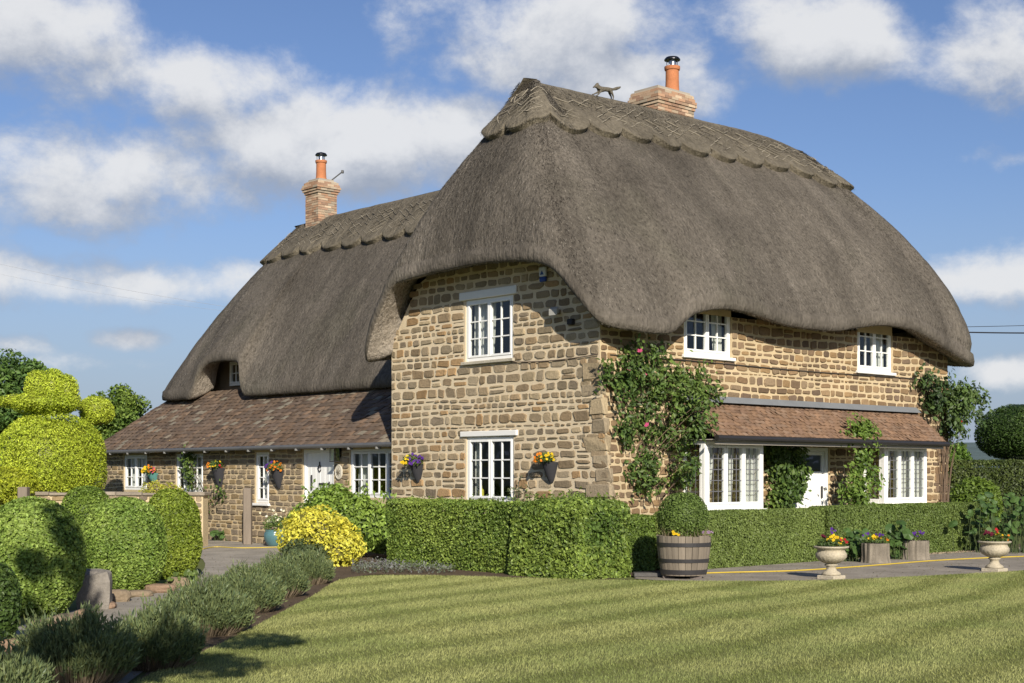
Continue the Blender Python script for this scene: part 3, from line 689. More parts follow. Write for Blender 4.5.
# ---- doors
def plank_door(fr, op, glazed=False):
    u0, u1, z0, z1 = op; mb = MB(); fw = .075
    for (a, b, c, d) in ((u0, u0 + fw, z0, z1), (u1 - fw, u1, z0, z1), (u0 + fw, u1 - fw, z1 - fw, z1)): bev(mb, fr, a, b, -.11, -.02, c, d, WHT, .006)
    n = 6; w = (u1 - u0 - 2 * fw) / n; top = z1 - fw - .004
    gz = top - .42 if glazed else top
    for k in range(n): bev(mb, fr, u0 + fw + w * k + .001, u0 + fw + w * (k + 1) - .001, -.10, -.06, z0, gz - (.0 if not glazed else .02), WHT, .006)
    if glazed:
        for (a, b, c, d) in ((u0 + fw, u0 + fw + .09, gz, top), (u1 - fw - .09, u1 - fw, gz, top), (u0 + fw + .09, u1 - fw - .09, top - .07, top), (u0 + fw + .09, u1 - fw - .09, gz - .018, gz + .03)): bev(mb, fr, a, b, -.1, -.055, c, d, WHT, .005)
    o = mb.build('door', M_white, cot)
    if glazed:
        p = MB(); p.add(fr([u0 + fw + .09, u1 - fw - .09, u1 - fw - .09, u0 + fw + .09], [-.08] * 4, [gz + .03, gz + .03, top - .07, top - .07]), [[0, 1, 2, 3]]); p.build('pane', M_glass, o)
    return o
BLK = (.02, .02, .022)
d = plank_door(FF, FD, True)
s = MB(); bev(s, FF, FD[1] - .2, FD[1] - .165, -.058, -.02, 1.12, 1.36, BLK, .008); s.build('handle', M_metal, d)
s = MB(); bev(s, FF, (FD[0] + FD[1]) / 2 - .12, (FD[0] + FD[1]) / 2 + .12, -.057, -.045, .85, .92, BLK, .006); s.build('letterbox', M_metal, d)
d = plank_door(FW, WD)
um = (WD[0] + WD[1]) / 2
s = MB(); bev(s, FW, um - .36, um + .06, -.058, -.045, 1.36, 1.405, BLK, .005); bev(s, FW, um - .36, um - .32, -.0585, -.044, 1.33, 1.435, BLK, .004); s.build('hinge', M_metal, d)
s = MB(); bev(s, FW, um + .3, um + .34, -.058, -.02, 1.25, 1.58, BLK, .01); s.build('handle', M_metal, d)
s = MB(); tube(s, [FW(um + .02 + .05 * math.cos(a), -.045, 1.72 + .07 * math.sin(a)) for a in np.linspace(0, 2 * np.pi, 13)], .012, 6, BLK); bev(s, FW, um - .0, um + .04, -.058, -.04, 1.78, 1.87, BLK, .006); s.build('knocker', M_metal, d)
# cable clipped along the front wall and round the corner
s = MB(); zc = zat(.6, 0, 349)
tube(s, [batter(np.array([[FL * t, -.03, 3.62 + .012 * math.sin(t * 9)]]))[0] for t in np.linspace(.02, .985, 40)], .012, 6, (.04, .035, .03)); s.build('cable', M_plain, cot)
s = MB(); tube(s, [(-.03, .02 + 2.2 * t, 3.62 - .04 * math.sin(t * 3.1)) for t in np.linspace(0, 1, 12)], .011, 6, (.12, .09, .07)); s.build('cable', M_plain, cot)

# ------------------------------------------------------------------ thatch
class Thatch:
    def __init__(s, ctrl, ridge, B, nose=.3, nu=900, nv=46, relax=0, bx=lambda E: E[:, 0] * 0):
        E = np.array([c[:3] for c in ctrl], float); Rr = np.array([ridge(*c[:3]) if len(c) < 4 else c[3] for c in ctrl], float)
        Es = smooth_poly(E, 24); Rs = smooth_poly(Rr, 24)
        seg = np.linalg.norm(np.diff(np.vstack([Es, Es[:1]]), axis=0), axis=1); cs = np.concatenate([[0], np.cumsum(seg)])
        t = np.linspace(0, cs[-1], nu, endpoint=False); ii = lambda X: np.stack([np.interp(t, cs, np.append(X[:, k], X[0, k])) for k in range(3)], 1)
        s.E, s.R, s.nu, s.per = ii(Es), ii(Rs), nu, cs[-1]
        s.t = t; tg = np.roll(s.E, -3, 0) - np.roll(s.E, 3, 0); tg[:, 2] = 0; tg /= np.linalg.norm(tg, axis=1)[:, None] + 1e-9
        ctr = s.E.mean(0); o = np.stack([tg[:, 1], -tg[:, 0], 0 * tg[:, 0]], 1)
        sg = np.sign(((s.E - ctr) * o).sum()); o *= sg
        # smooth the outward direction round the corners
        for _ in range(10): o = (np.roll(o, 1, 0) + o + np.roll(o, -1, 0)) / 3
        o /= np.linalg.norm(o, axis=1)[:, None]; s.o = o
        S = s.E + A3(0, 0, nose) - o * .06; up = A3(0, 0, 1)
        S2 = S.copy()
        if relax:                                # the eyebrow over the dormer dies away up the slope
            kz = int(relax / s.per * nu); kk = np.hanning(2 * kz + 1); kk /= kk.sum()
            S2[:, 2] = np.convolve(np.concatenate([S[-kz:, 2], S[:, 2], S[:kz, 2]]), kk, 'valid')
        d = s.R - S; L = np.linalg.norm(d, axis=1); s.L = L
        hd = np.linalg.norm(d[:, :2], axis=1); n = o * d[:, 2:3] + up * hd[:, None]; n /= np.linalg.norm(n, axis=1)[:, None]; s.n = n
        rows = []
        # soffit (from inside the wall head), rounded nose, slope
        for (q, z) in ((-.78, .34), (-.55, .16), (-.25, .035), (-.035, -.005), (.004, .012), (.02, .1), (.0, .24)):
            rows.append(s.E + o * q + up * z)
        s.nlow = len(rows); s.bx = bx(s.E)
        for v in np.linspace(0, 1, nv):
            vv = max(min(v, 1), 0); b = ((B * math.sin(math.pi * vv) ** .8) + s.bx * math.sin(math.pi * vv ** .62))[:, None]
            w = np.clip(v / .42, 0, 1); w = w * w * (3 - 2 * w); Sv = S * (1 - w) + S2 * w
            rows.append(Sv + (s.R - Sv) * v + n * b)
        s.nv = nv; G = np.array(rows)
        amp = np.ones(len(G)); amp[:2] = .2
        flat = G.reshape(-1, 3); nz = (fbm(flat * A3(.9, .9, .5), 3) - .5) * .10 + (fbm(flat * 4.5, 2) - .5) * .035
        nn = np.repeat(n[None], len(G), 0).reshape(-1, 3)
        taper = np.concatenate([np.full(s.nlow, .6), np.linspace(1, .4, nv)])
        G = (flat + nn * (nz * np.repeat(taper, nu))[:, None]).reshape(len(G), nu, 3)
        s.G = G
    def at(s, iu, v):
        """surface point for column index (float) and slope parameter v"""
        iu = np.mod(iu, s.nu); a = np.floor(iu).astype(int) % s.nu; f = (iu - np.floor(iu))[:, None]; b = (a + 1) % s.nu
        x = np.clip(v, 0, .9999) * (s.nv - 1); k = np.floor(x).astype(int); g = (x - k)[:, None]; k0 = k + s.nlow
        S = s.G; return (S[k0, a] * (1 - f) + S[k0, b] * f) * (1 - g) + (S[k0 + 1, a] * (1 - f) + S[k0 + 1, b] * f) * g
    def grid(s, mb, G, col):
        m, nu = G.shape[:2]; i = np.arange(m - 1)[:, None] * nu; j = np.arange(nu)[None]; j2 = (j + 1) % nu
        mb.add(G.reshape(-1, 3), np.stack([i + j, i + j2, i + nu + j2, i + nu + j], -1).reshape(-1, 4), col)
def thatch_cols(n):
    a = np.array([(.03, .026, .0225), (.076, .067, .056), (.132, .117, .097), (.205, .183, .152), (.33, .30, .25)])
    return a[rng.choice(5, n, p=[.24, .3, .24, .15, .07])] * rng.uniform(.8, 1.2, (n, 1))
def build_thatch(T, nst, capL, scal, per, vis=None):
    mb = MB(); flat = T.G.reshape(-1, 3)
    base = A3(.118, .103, .085)
    us = T.t; k1 = fbm(np.c_[us * 1.3, us * 0 + 2., us * 0], 3); k2 = fbm(np.c_[us * 5., us * 0 + 9., us * 0], 2); streak = .55 + .55 * k1 + .35 * k2   # combed streaks down the slope
    blot = fbm(flat * .55 + 31, 4); moss = np.clip((fbm(flat * .8 + 77, 4) - .56) * 5, 0, 1)[:, None]
    cg = base * (.75 + .5 * fbm(flat * A3(2.2, 2.2, .7), 3))[:, None] * (.7 + .6 * blot)[:, None] * np.tile(streak, len(T.G))[:, None]
    cg = (cg * (1 - .2 * moss) + A3(.085, .086, .055) * .2 * moss).reshape(T.G.shape); cg[:4] = cg[:4] * 2.9   # cut ends of the reed under the eave are paler
    T.grid(mb, T.G[:4], cg[:4].reshape(-1, 3)); T.grid(mb, T.G[3:], np.concatenate([cg[3:4] / 2.2, cg[4:]]).reshape(-1, 3))   # crisp cut edge
    roof = mb.build('thatch_roof', M_thatch, cot, smooth=True)
    # loose reed ends that give the coat its stubble
    st = MB(); ok = np.arange(T.nu) if vis is None else np.where(vis(T.E))[0]
    iu = ok[rng.integers(len(ok), size=nst)] + rng.random(nst); v = rng.uniform(0, .97, nst)
    P = T.at(iu, v); Pd = T.at(iu, v - .02) ; lo = v < .02; Pd[lo] = P[lo] + P[lo] - T.at(iu, v + .02)[lo]
    dn = Pd - P; dn /= np.linalg.norm(dn, axis=1)[:, None] + 1e-9; nn = T.n[np.floor(iu).astype(int) % T.nu]; sd = np.cross(dn, nn)
    dr = dn + sd * rng.normal(0, .28, (nst, 1)) + nn * rng.uniform(.0, .22, (nst, 1)); ln = rng.uniform(.03, .09, (nst, 1)); wd = rng.uniform(.0035, .009, (nst, 1))
    tip = P + dr * ln; ba = P - nn * .006
    c = thatch_cols(nst) * ((.7 + .6 * fbm(P * .55 + 31, 4)) * streak[np.floor(iu).astype(int) % T.nu])[:, None]
    st.add(np.stack([ba - sd * wd, ba + sd * wd, tip], 1).reshape(-1, 3), np.arange(nst * 3).reshape(-1, 3), np.repeat(c, 3, 0))
    # the cut reed ends along the nose and the soffit
    m = nst // 4; iu = ok[rng.integers(len(ok), size=m)]; k = rng.integers(1, 4, m); f = rng.random((m, 1))
    P = T.G[k - 1, iu] * (1 - f) + T.G[k, iu] * f; P = P + (T.G[k, (iu + 1) % T.nu] - T.G[k, iu]) * rng.random((m, 1))
    dr = A3(0, 0, -.8) + T.o[iu] * rng.uniform(-.4, .4, (m, 1)) + rng.normal(0, .25, (m, 3)); sd = np.cross(dr, T.o[iu]); sd /= np.linalg.norm(sd, axis=1)[:, None] + 1e-9
    c = thatch_cols(m) * 1.5; wd = rng.uniform(.003, .007, (m, 1)); ln = rng.uniform(.01, .03, (m, 1))
    st.add(np.stack([P - sd * wd, P + sd * wd, P + dr * ln], 1).reshape(-1, 3), np.arange(m * 3).reshape(-1, 3), np.repeat(c, 3, 0))
    st.build('reed_stubble', M_thatch, roof)
    # ridge cap with scalloped lower edge
    v0 = 1 - capL / T.L
    mid = T.at(np.arange(T.nu).astype(float), np.clip(v0, 0, 1)); sg = np.linalg.norm(np.diff(np.vstack([mid, mid[:1]]), axis=0), axis=1); cs = np.concatenate([[0], np.cumsum(sg)])[:-1]
    tot = cs[-1] + sg[-1]; npz = round(tot / per); f = np.mod(cs / tot * npz, 1.)
    sc = np.sqrt(np.clip(1 - (2 * f - 1) ** 2, 0, 1))
    vc = v0 - scal * (sc - .3) / T.L
    rows = []; m = 22; ar = np.arange(T.nu).astype(float)
    wob = (fbm(mid * 5, 2) - .5) * .05
    for k, q in enumerate([0, 0, .012] + list(np.linspace(.05, 1, m))):
        off = (-.03, .115, .13)[k] if k < 3 else .135 - .045 * q
        P = T.at(ar, vc + (1 - vc) * q) + T.n * (off + wob * (k > 0))[:, None]
        if q == 1: P = T.R + A3(0, 0, .11)
        rows.append(P)
    G = np.array(rows); fl = G.reshape(-1, 3); G = (fl + np.repeat(T.n[None], len(G), 0).reshape(-1, 3) * ((fbm(fl * 3, 3) - .5) * .03)[:, None]).reshape(G.shape)
    cp = MB(); cc0 = (A3(.135, .117, .088) * (.7 + .6 * fbm(fl * A3(5, 5, 3), 3))[:, None]).reshape(G.shape)
    T.grid(cp, G[:2], cc0[:2].reshape(-1, 3) * 1.5); T.grid(cp, G[1:], cc0[1:].reshape(-1, 3))
    n2 = nst // 4; iu = rng.uniform(0, T.nu, n2); ii = np.floor(iu).astype(int) % T.nu
    v = vc[ii] + (1 - vc[ii]) * rng.random(n2); P = T.at(iu, v) + T.n[ii] * .11; nn = T.n[ii]
    dn = T.at(iu, v - .02) - T.at(iu, v); dn /= np.linalg.norm(dn, axis=1)[:, None] + 1e-9; sd = np.cross(dn, nn)
    dr = dn + sd * rng.normal(0, .5, (n2, 1)) + nn * rng.uniform(.02, .35, (n2, 1)); ln = rng.uniform(.04, .1, (n2, 1)); wd = rng.uniform(.003, .007, (n2, 1))
    c = thatch_cols(n2) * 1.15
    cp.add(np.stack([P - sd * wd, P + sd * wd, P + dr * ln], 1).reshape(-1, 3), np.arange(n2 * 3).reshape(-1, 3), np.repeat(c, 3, 0))
    cap = cp.build('ridge_cap', M_thatch, roof, smooth=True)
    # pale hazel spars pinned over the cap in a diamond pattern, and the wire-thin rods above the scallops
    sp = MB(); step = .26; npt = int(tot / step); ucs = np.interp(np.arange(npt + 1) * tot / npt, np.append(cs, tot), np.append(ar, T.nu))
    def stick(ua, va, ub, vb, r=.009):
        q = np.linspace(0, 1, 4); iu_ = ua + (ub - ua) * q; vv = va + (vb - va) * q; ii_ = np.floor(iu_).astype(int) % T.nu
        pts = T.at(iu_, vv) + T.n[ii_] * .13
        tube(sp, pts, r, 4, np.array((.25, .22, .17)) * rng.uniform(.5, 1.2), cap=False)
    for k in range(npt):
        a, b = ucs[k], ucs[k + 1]; ia = int(a) % T.nu; ib = int(b) % T.nu
        if b - a <= 0: continue
        for (h0, h1) in ((.08, .2), (.22, .34), (.36, .48), (.5, .62), (.64, .76)):
            if rng.random() < .6: stick(a + (b - a) * rng.uniform(-.1, .1), v0[ia] + (1 - v0[ia]) * h0, b, v0[ib] + (1 - v0[ib]) * h1)
            if rng.random() < .28: stick(a, v0[ia] + (1 - v0[ia]) * h1, b + (b - a) * rng.uniform(-.1, .1), v0[ib] + (1 - v0[ib]) * h0)
    sp.build('hazel_spars', M_wood, roof)['kind'] = 'stuff'
    return roof
P_ = lambda px, py, x0: tuple(on_x(px, py, x0)); Q_ = lambda px, py, y0: tuple(on_y(px, py, y0))
main_c = [P_(470, 265, -.62), P_(510, 261.5, -.62), P_(538, 263, -.62), P_(556, 273, -.6), P_(575, 296, -.56), P_(594, 317, -.42), (-.15, -.42, zat(-.15, -.42, 326)),
          Q_(640, 331, -.6), Q_(662, 334, -.6), Q_(674, 332, -.6), Q_(685, 322, -.6), Q_(698, 313.5, -.6), Q_(720, 309.5, -.6), Q_(748, 312, -.6), Q_(775, 321, -.6), Q_(805, 328, -.6), Q_(835, 331, -.6), Q_(860, 328, -.6), Q_(885, 325, -.6),
          Q_(910, 329, -.6), Q_(930, 338, -.58), Q_(950, 351, -.55), (11.2, -.45, zat(11.2, -.45, 365)), (11.52, -.05, zat(11.5, -.05, 366)), (11.6, .7, 4.1), (11.6, 2.9, 4.5), (11.6, 5.0, 4.2), (11.2, 6.2, 4.0), (10.2, 6.45, 3.95), (6, 6.45, 3.95), (1.2, 6.45, 3.95), (.1, 6.4, 3.9),
          (-.38, 6.15, zat(-.38, 6.15, 360)), P_(369, 337, -.58), P_(380, 308, -.62), P_(391, 287, -.62), P_(404, 280, -.62), P_(435, 272, -.62)]
def rid_main(x, y, z):
    rx = min(max(x, 1.25), 9.35); t = (rx - 1.25) / 8.1
    return (rx, 2.9, 8.93 + .12 * t - .16 * max(0, (t - .75) / .25) ** 2 + (.06 if x < 0.2 else 0))
TM = Thatch(main_c, rid_main, .2, nu=1000, bx=lambda E: .06 + .34 * np.clip((E[:, 0] - 8.6) / 2.2, 0, 1) ** 1.3)
build_thatch(TM, 170000, 1.25, .3, .86, vis=lambda E: (E[:, 1] < 5) | (E[:, 0] < .3))
wx = 1.72
wing_c = [(wx, 4.2, 3.5), (wx, 6.5, 3.5), (wx, 9, 3.52), (wx, 12, 3.53), (wx, 13.9, 3.55), (wx, 14.25, 3.62), (wx + .02, 14.42, 3.95), (wx + .08, 14.6, 4.38), (wx + .1, 15.1, 4.5), (wx + .1, 16.1, 4.48), (wx + .02, 16.5, 4.2), (wx - .02, 16.7, 3.78), (wx - .04, 16.9, 3.58), (wx, 17.4, 3.6),
          (wx + .1, 18.5, 3.62), (wx + .5, 19.1, 3.66), (wx + 1.4, 19.3, 3.75), (5, 19.35, 4.0), (7.2, 19.2, 3.8), (8.2, 18.4, 3.7), (8.3, 17, 3.6), (8.3, 11, 3.6), (8.3, 6, 3.6), (8.0, 4.2, 3.6), (5, 4.0, 3.6)]
def rid_wing(x, y, z):
    ry = min(max(y, 4.6), 16.5); return (5.0, ry, 8.5 - .05 * (ry > 16))
TW = Thatch(wing_c, rid_wing, .2, nu=1000, relax=2.4)
build_thatch(TW, 110000, 1.3, .3, .9, vis=lambda E: (E[:, 0] < 5.5) & (E[:, 1] > 5))

# ---- chimneys
def brick_stack(name, ctr, w, l, z0, z1, oversail, seed, c0):
    r = np.random.default_rng(seed); mb = MB(); core = MB(); fr = Fr((ctr[0], ctr[1], 0), (1, 0, 0), (0, 1, 0))
    z = z0; k = 0; h = .065; rows = int((z1 - z0) / h)
    fbox(mb, fr, -w / 2 + .012, w / 2 - .012, -l / 2 + .012, l / 2 - .012, z0, z1 - .01, (.42, .36, .28))
    for q in range(rows):
        ex = oversail(rows - 1 - q)
        if ex: fbox(mb, fr, -w / 2 - ex + .014, w / 2 + ex - .014, -l / 2 - ex + .014, l / 2 + ex - .014, z + .001 + q * 1e-5, z + h - .001, (.42, .36, .28))
        for (U, Nn, ww, ll) in (((1, 0, 0), (0, -1, 0), w, l), ((1, 0, 0), (0, 1, 0), w, l), ((0, 1, 0), (-1, 0, 0), l, w), ((0, 1, 0), (1, 0, 0), l, w)):
            f2 = Fr((ctr[0], ctr[1], 0), U, Nn); a0 = -ww / 2 - ex; a1 = ww / 2 + ex; L = .215; u = a0 - (L / 2 if q % 2 else 0)
            while u < a1 - .01:
                s, e = max(u, a0), min(u + L, a1)
                if e - s > .03:
                    c = np.array(c0[r.choice(len(c0))]) * r.uniform(.8, 1.2)
                    fbox(mb, f2, s + .005, e - .005, ll / 2 + ex - .05, ll / 2 + ex + r.uniform(-.003, .003), z + .005, z + h - .005, c)
                u += L
        z += h
    fbox(mb, fr, -w / 2 + .06, w / 2 - .06, -l / 2 + .06, l / 2 - .06, z1 - .012, z1 + .045, (.33, .29, .24))
    return mb.build(name, M_brick, cot)
bp = [(.36, .22, .14), (.40, .28, .19), (.30, .19, .13), (.43, .33, .23), (.33, .27, .2)]
def pot(parent, ctr, z0, h, r):
    mb = MB(); lathe(mb, [(r * 1.08, z0), (r * 1.05, z0 + .05), (r * .98, z0 + .1), (r * .93, z0 + h * .5), (r * .92, z0 + h * .86), (r * 1.05, z0 + h * .88), (r * 1.1, z0 + h * .93), (r * 1.1, z0 + h), (r * .85, z0 + h), (r * .8, z0 + h * .7)], (ctr[0], ctr[1], 0), 28, (.42, .165, .075))
    mb.build('chimney_pot', M_tile, parent, smooth=False)
    c = MB(); lathe(c, [(r * .5, z0 + h - .1), (r * .5, z0 + h + .16)], (ctr[0], ctr[1], 0), 16, (.5, .5, .5))
    lathe(c, [(0, z0 + h + .24), (r * .9, z0 + h + .2), (r * 1.12, z0 + h + .16), (r * 1.12, z0 + h + .14), (0, z0 + h + .15)], (ctr[0], ctr[1], 0), 24, (.04, .04, .045))
    for a in np.arange(5) * 1.257: tube(c, [(ctr[0] + r * .75 * math.cos(a), ctr[1] + r * .75 * math.sin(a), z0 + h - .02), (ctr[0] + r * .8 * math.cos(a), ctr[1] + r * .8 * math.sin(a), z0 + h + .16)], .008, 5, (.2, .2, .2))
    c.build('cowl', M_steel, parent)
cc = at_d(664, 100, 24 + sa * 5.0 + ca * 3.75); cc = A3(5.7, 3.72, 0)
zt = zat(cc[0], cc[1], 94.5)
ch = brick_stack('chimney', cc, 1.15, .8, 7.2, zt, lambda q: (0, .02, .045, .045, .02)[q] if q < 5 else 0, 2, bp)
pc = A3(6.02, 3.72, 0); pot(ch, pc, zt + .03, zat(pc[0], pc[1], 66) - zt - .05, .155)
cy = 15.58; c2 = A3(5.0, cy, 0); zt2 = zat(5.0, cy, 182)
ch2 = brick_stack('chimney', c2, .62, .62, 7.8, zt2, lambda q: (.03, .06, .085, .06, .03)[q] if q < 5 else 0, 5, bp)
pot(ch2, c2, zt2 + .03, zat(5.0, cy, 160) - zt2 - .05, .145)
s = MB(); pz = zt2 + .02; tube(s, [c2 + .25 * RV + A3(0, 0, pz), c2 + .58 * RV + A3(0, 0, pz + .26)], .018, 6, (.08, .08, .08)); bev(s, Fr(c2 + .55 * RV, RV, FV), 0, .07, -.04, .04, pz + .22, pz + .3, (.06, .06, .06), .01)
tag(s.build('aerial', M_metal), 'small dark aerial rod leaning from the left chimney top', 'aerial')

# ---- straw fox running along the main ridge
def skin_body(name, joints, edges, mat, col, org, sub=2):
    me = bpy.data.meshes.new(name); J = np.array([j[0] for j in joints], float)
    me.from_pydata([tuple(p - org) for p in J], edges, []); o = bpy.data.objects.new(name, me); COL.objects.link(o)
    m = o.modifiers.new('s', 'SKIN'); m.use_smooth_shade = True
    for k, j in enumerate(joints):
        me.skin_vertices[0].data[k].radius = (j[1], j[1]); me.skin_vertices[0].data[k].use_root = (k == 0)
    ss = o.modifiers.new('u', 'SUBSURF'); ss.levels = sub; ss.render_levels = sub
    dg = bpy.context.evaluated_depsgraph_get(); ev = o.evaluated_get(dg); m2 = bpy.data.meshes.new_from_object(ev)
    bpy.data.objects.remove(o); o = bpy.data.objects.new(name, m2); COL.objects.link(o); o.location = org
    at = m2.color_attributes.new('Col', 'FLOAT_COLOR', 'POINT'); n = len(m2.vertices)
    at.data.foreach_set('color', np.tile(np.array([*col, 1.], np.float32), n)); m2.materials.clear(); m2.materials.append(mat)
    return o
fx = 3.1; fz = 8.98; fb = A3(fx, 2.9, fz)
fj = lambda a, z, w=0: fb + .88 * A3(a, w, z + a * .24 + .04)
joints = [(j[0], j[1] * .8) for j in [(fj(.06, .25), .06), (fj(-.1, .26), .065), (fj(-.2, .29), .05), (fj(-.27, .345), .05), (fj(-.34, .33), .026), (fj(-.39, .315), .014),
          (fj(.16, .23), .06), (fj(.25, .235), .03), (fj(.36, .245), .045), (fj(.47, .265), .028), (fj(.51, .28), .012),
          (fj(-.2, .2, .05), .024), (fj(-.32, .17, .05), .016), (fj(-.37, .165, .05), .016), (fj(-.2, .2, -.05), .024), (fj(-.29, .13, -.05), .016), (fj(-.34, .12, -.05), .016),
          (fj(.19, .16, .05), .032), (fj(.25, .08, .05), .018), (fj(.255, -.02, .05), .014), (fj(.17, .15, -.05), .032), (fj(.22, .06, -.05), .018), (fj(.2, -.02, -.05), .014),
          (fj(-.245, .41, .025), .014), (fj(-.245, .41, -.025), .014)]]
edges = [(0, 1), (1, 2), (2, 3), (3, 4), (4, 5), (0, 6), (6, 7), (7, 8), (8, 9), (9, 10), (1, 11), (11, 12), (12, 13), (1, 14), (14, 15), (15, 16), (6, 17), (17, 18), (18, 19), (6, 20), (20, 21), (21, 22), (3, 23), (3, 24)]
fo = skin_body('straw_fox', joints, edges, M_thatch, (.13, .115, .09), fb)
tag(fo, 'weathered straw fox figure running along the main thatch ridge', 'straw fox')
#PART2
# ================================================================== THE GARDEN
def gpt(px, py, z=0.): return on_z(px, py, z)
GRN = (.095, .15, .028); GRN2 = (.16, .235, .045); DK = (.035, .062, .018)
def bush(name, label, cat, ctr, rad, n, size, col, col2, exp=2.2, zmin=-.6, depth=.07, amp=.03, freq=2., group=None, core=.92, parent=None, aspect=.55, jit=.55, taper=0., part='foliage', stem=None, var=.2):
    """a clipped or loose shrub: leaves through the outer layer of a shaped volume over a solid darker core that blocks light"""
    mb = MB(); P, Q = ell_pts(ctr, rad, n, exp, zmin, depth, amp, freq, taper); leaves(mb, P, Q, size, col, col2, aspect, jit, var)
    ell_core(mb, ctr, rad, np.array(col) * .8, exp, zmin, core - amp * .8 / min(rad), taper)  # solid core, coloured darker than the leaves, blocks light between them
    if parent: return mb.build(part, M_leaf, parent)
    o = mb.build(name, M_leaf, org=A3(ctr[0], ctr[1], 0)); return tag(o, label, cat, group)
# ---- hedges
def hedge(name, label, fr, L, Wd, H, n, size, col, col2, amp=.02, freq=2., depth=.05, rnd=.07, jit=.5, group='clipped hedges round the house', var=.2):
    mb = MB(); P, Q = hedge_pts(fr, L, Wd, H, n, amp, freq, rnd, depth); leaves(mb, P, Q, size, col, col2, .6, jit, var)
    k = amp + depth * .9
    fbox(mb, fr, k, L - k, -Wd + k, -k, 0, H - k, np.array(col) * .7)
    return tag(mb.build(name, M_leaf, org=fr(L / 2, -Wd / 2, 0)), label, 'hedge', group)
def span_y(px, py, y0): return on_y(px, py, y0)[0]
HYF = -1.32
h0, h1, h2 = .45, span_y(826, 540, HYF), span_y(985, 540, HYF)
hedge('box_hedge', 'long tight clipped box hedge below the left bay window, between barrel and front urn', Fr((h0, HYF, 0), (1, 0, 0), (0, -1, 0)), h1 - h0, .55, .97, 60000, .038, (.13, .18, .045), (.205, .265, .07))
hedge('box_hedge', 'clipped box hedge below the right bay window, behind the two tree stump planters', Fr((h1 + .28, HYF + .1, 0), (1, 0, 0), (0, -1, 0)), h2 - h1 - .28, .55, 1.0, 60000, .038, (.11, .16, .04), (.18, .24, .06))
gx = -2.05
ga = on_x(512, 540, gx)[1]; gb = on_x(388, 530, gx)[1]
hedge('privet_hedge', 'clipped hedge under the ground floor gable window, between green laurel and bushy corner shrub', Fr((gx, ga - .1, 0), (0, 1, 0), (-1, 0, 0)), gb - ga + .2, .75, 1.14, 52000, .05, (.12, .19, .034), (.275, .355, .07), amp=.09, freq=2.2, depth=.13, jit=.7)
mb = MB(); frs = Fr((gx - .12, -1.72, 0), (0, 1, 0), (-1, 0, 0)); Ls = ga + 1.72
P, Q = hedge_pts(frs, Ls, 1.2, 1.2, 34000, .11, 1.5, .18, .16); leaves(mb, P, Q, .068, (.08, .135, .026), (.25, .33, .065), .62, .75, .25); fbox(mb, frs, .2, Ls - .2, -1.0, -.2, 0, .98, (.045, .07, .015))
CH = tag(mb.build('corner_hedge', M_leaf), 'bushy loose leaved dark green hedge block at the house corner, left of the barrel', 'hedge', 'clipped hedges round the house')
def shoots(mb, fr, L, Wd, H, n, size, col, col2, hmax=.14):
    for k in range(n):
        b = fr(rng.uniform(.1, L - .1), -rng.uniform(.05, Wd - .05), H - .05); m = 7; t = np.linspace(0, 1, m)[:, None]
        p = b + t * (A3(0, 0, rng.uniform(.06, hmax)) + rng.normal(0, .03, 3)); leaves(mb, p + rng.normal(0, .012, (m, 3)), rnd3(m), size, col, col2, .55, .8)
mb = MB(); shoots(mb, frs, Ls, 1.2, 1.22, 70, .06, (.10, .15, .03), (.2, .27, .05)); shoots(mb, Fr((gx, ga - .1, 0), (0, 1, 0), (-1, 0, 0)), gb - ga, .75, 1.16, 60, .05, (.10, .15, .03), (.2, .27, .05), .1)
mb.build('stray_shoots', M_leaf, CH)
# low pale strip of hedge seen between corner block and barrel
hedge('box_hedge', 'short low piece of box hedge half hidden between corner hedge and barrel', Fr((-.62, -1.0, 0), (1, 0, 0), (0, -1, 0)), .95, .5, .92, 9000, .045, (.085, .14, .025), (.15, .22, .04))
# ---- laurel and golden shrubs at the left end of the hedge
c = at_d(338, 560, 27.2); c[2] = .55
mb = MB(); Pl = []; Ql = []
for (dx, dz, r, m) in ((0, .12, .62, 4200), (-.55, -.02, .5, 2800), (.55, .0, .52, 2800), (.95, -.1, .45, 1800), (-.15, .42, .42, 2000), (.3, .3, .4, 1600)):
    p, q = ell_pts(c + RV * dx + A3(0, 0, dz), (r, r, r * 1.0), m, 2, -.9, .25, .12, 2.); Pl.append(p); Ql.append(q); ell_core(mb, c + RV * dx + A3(0, 0, dz), (r, r, r), (.04, .07, .015), k=.72, nu=14, nv=8)
for k in range(26):
    b = c + RV * rng.uniform(-.9, 1.1) + A3(0, 0, rng.uniform(.35, .6)); p = b + A3(0, 0, 1) * np.linspace(0, rng.uniform(.15, .35), 9)[:, None] + rng.normal(0, .03, (9, 3)); Pl.append(p); Ql.append(rnd3(9))
leaves(mb, np.concatenate(Pl), np.concatenate(Ql), .1, (.10, .17, .03), (.24, .34, .06), .5, .85, .24)
tag(mb.build('laurel_bush', M_leaf), 'tall bright green glossy shrub with upright shoots behind the yellow bush', 'shrub')
c = at_d(319, 572, 24.9); c[2] = .45
mb = MB(); Pl = []; Ql = []
for (dx, df, dz, r, m) in ((0, 0, .1, .5, 2600), (-.35, 0, -.02, .38, 1600), (.4, 0, -.12, .38, 1600), (-.2, 0, .28, .3, 1000), (.3, -.2, -.2, .35, 1000)):
    cc_ = c + RV * dx + FV * df + A3(0, 0, dz); p, q = ell_pts(cc_, (r * 1.06, r * 1.06, r * 1.06), m, 2, -.95, .25, .2, 3.); Pl.append(p); Ql.append(q); ell_core(mb, cc_, (r, r, r), (.16, .15, .03), k=.7, nu=14, nv=8)
leaves(mb, np.concatenate(Pl), np.concatenate(Ql), .075, (.68, .61, .07), (.55, .54, .09), .55, .9, .2)
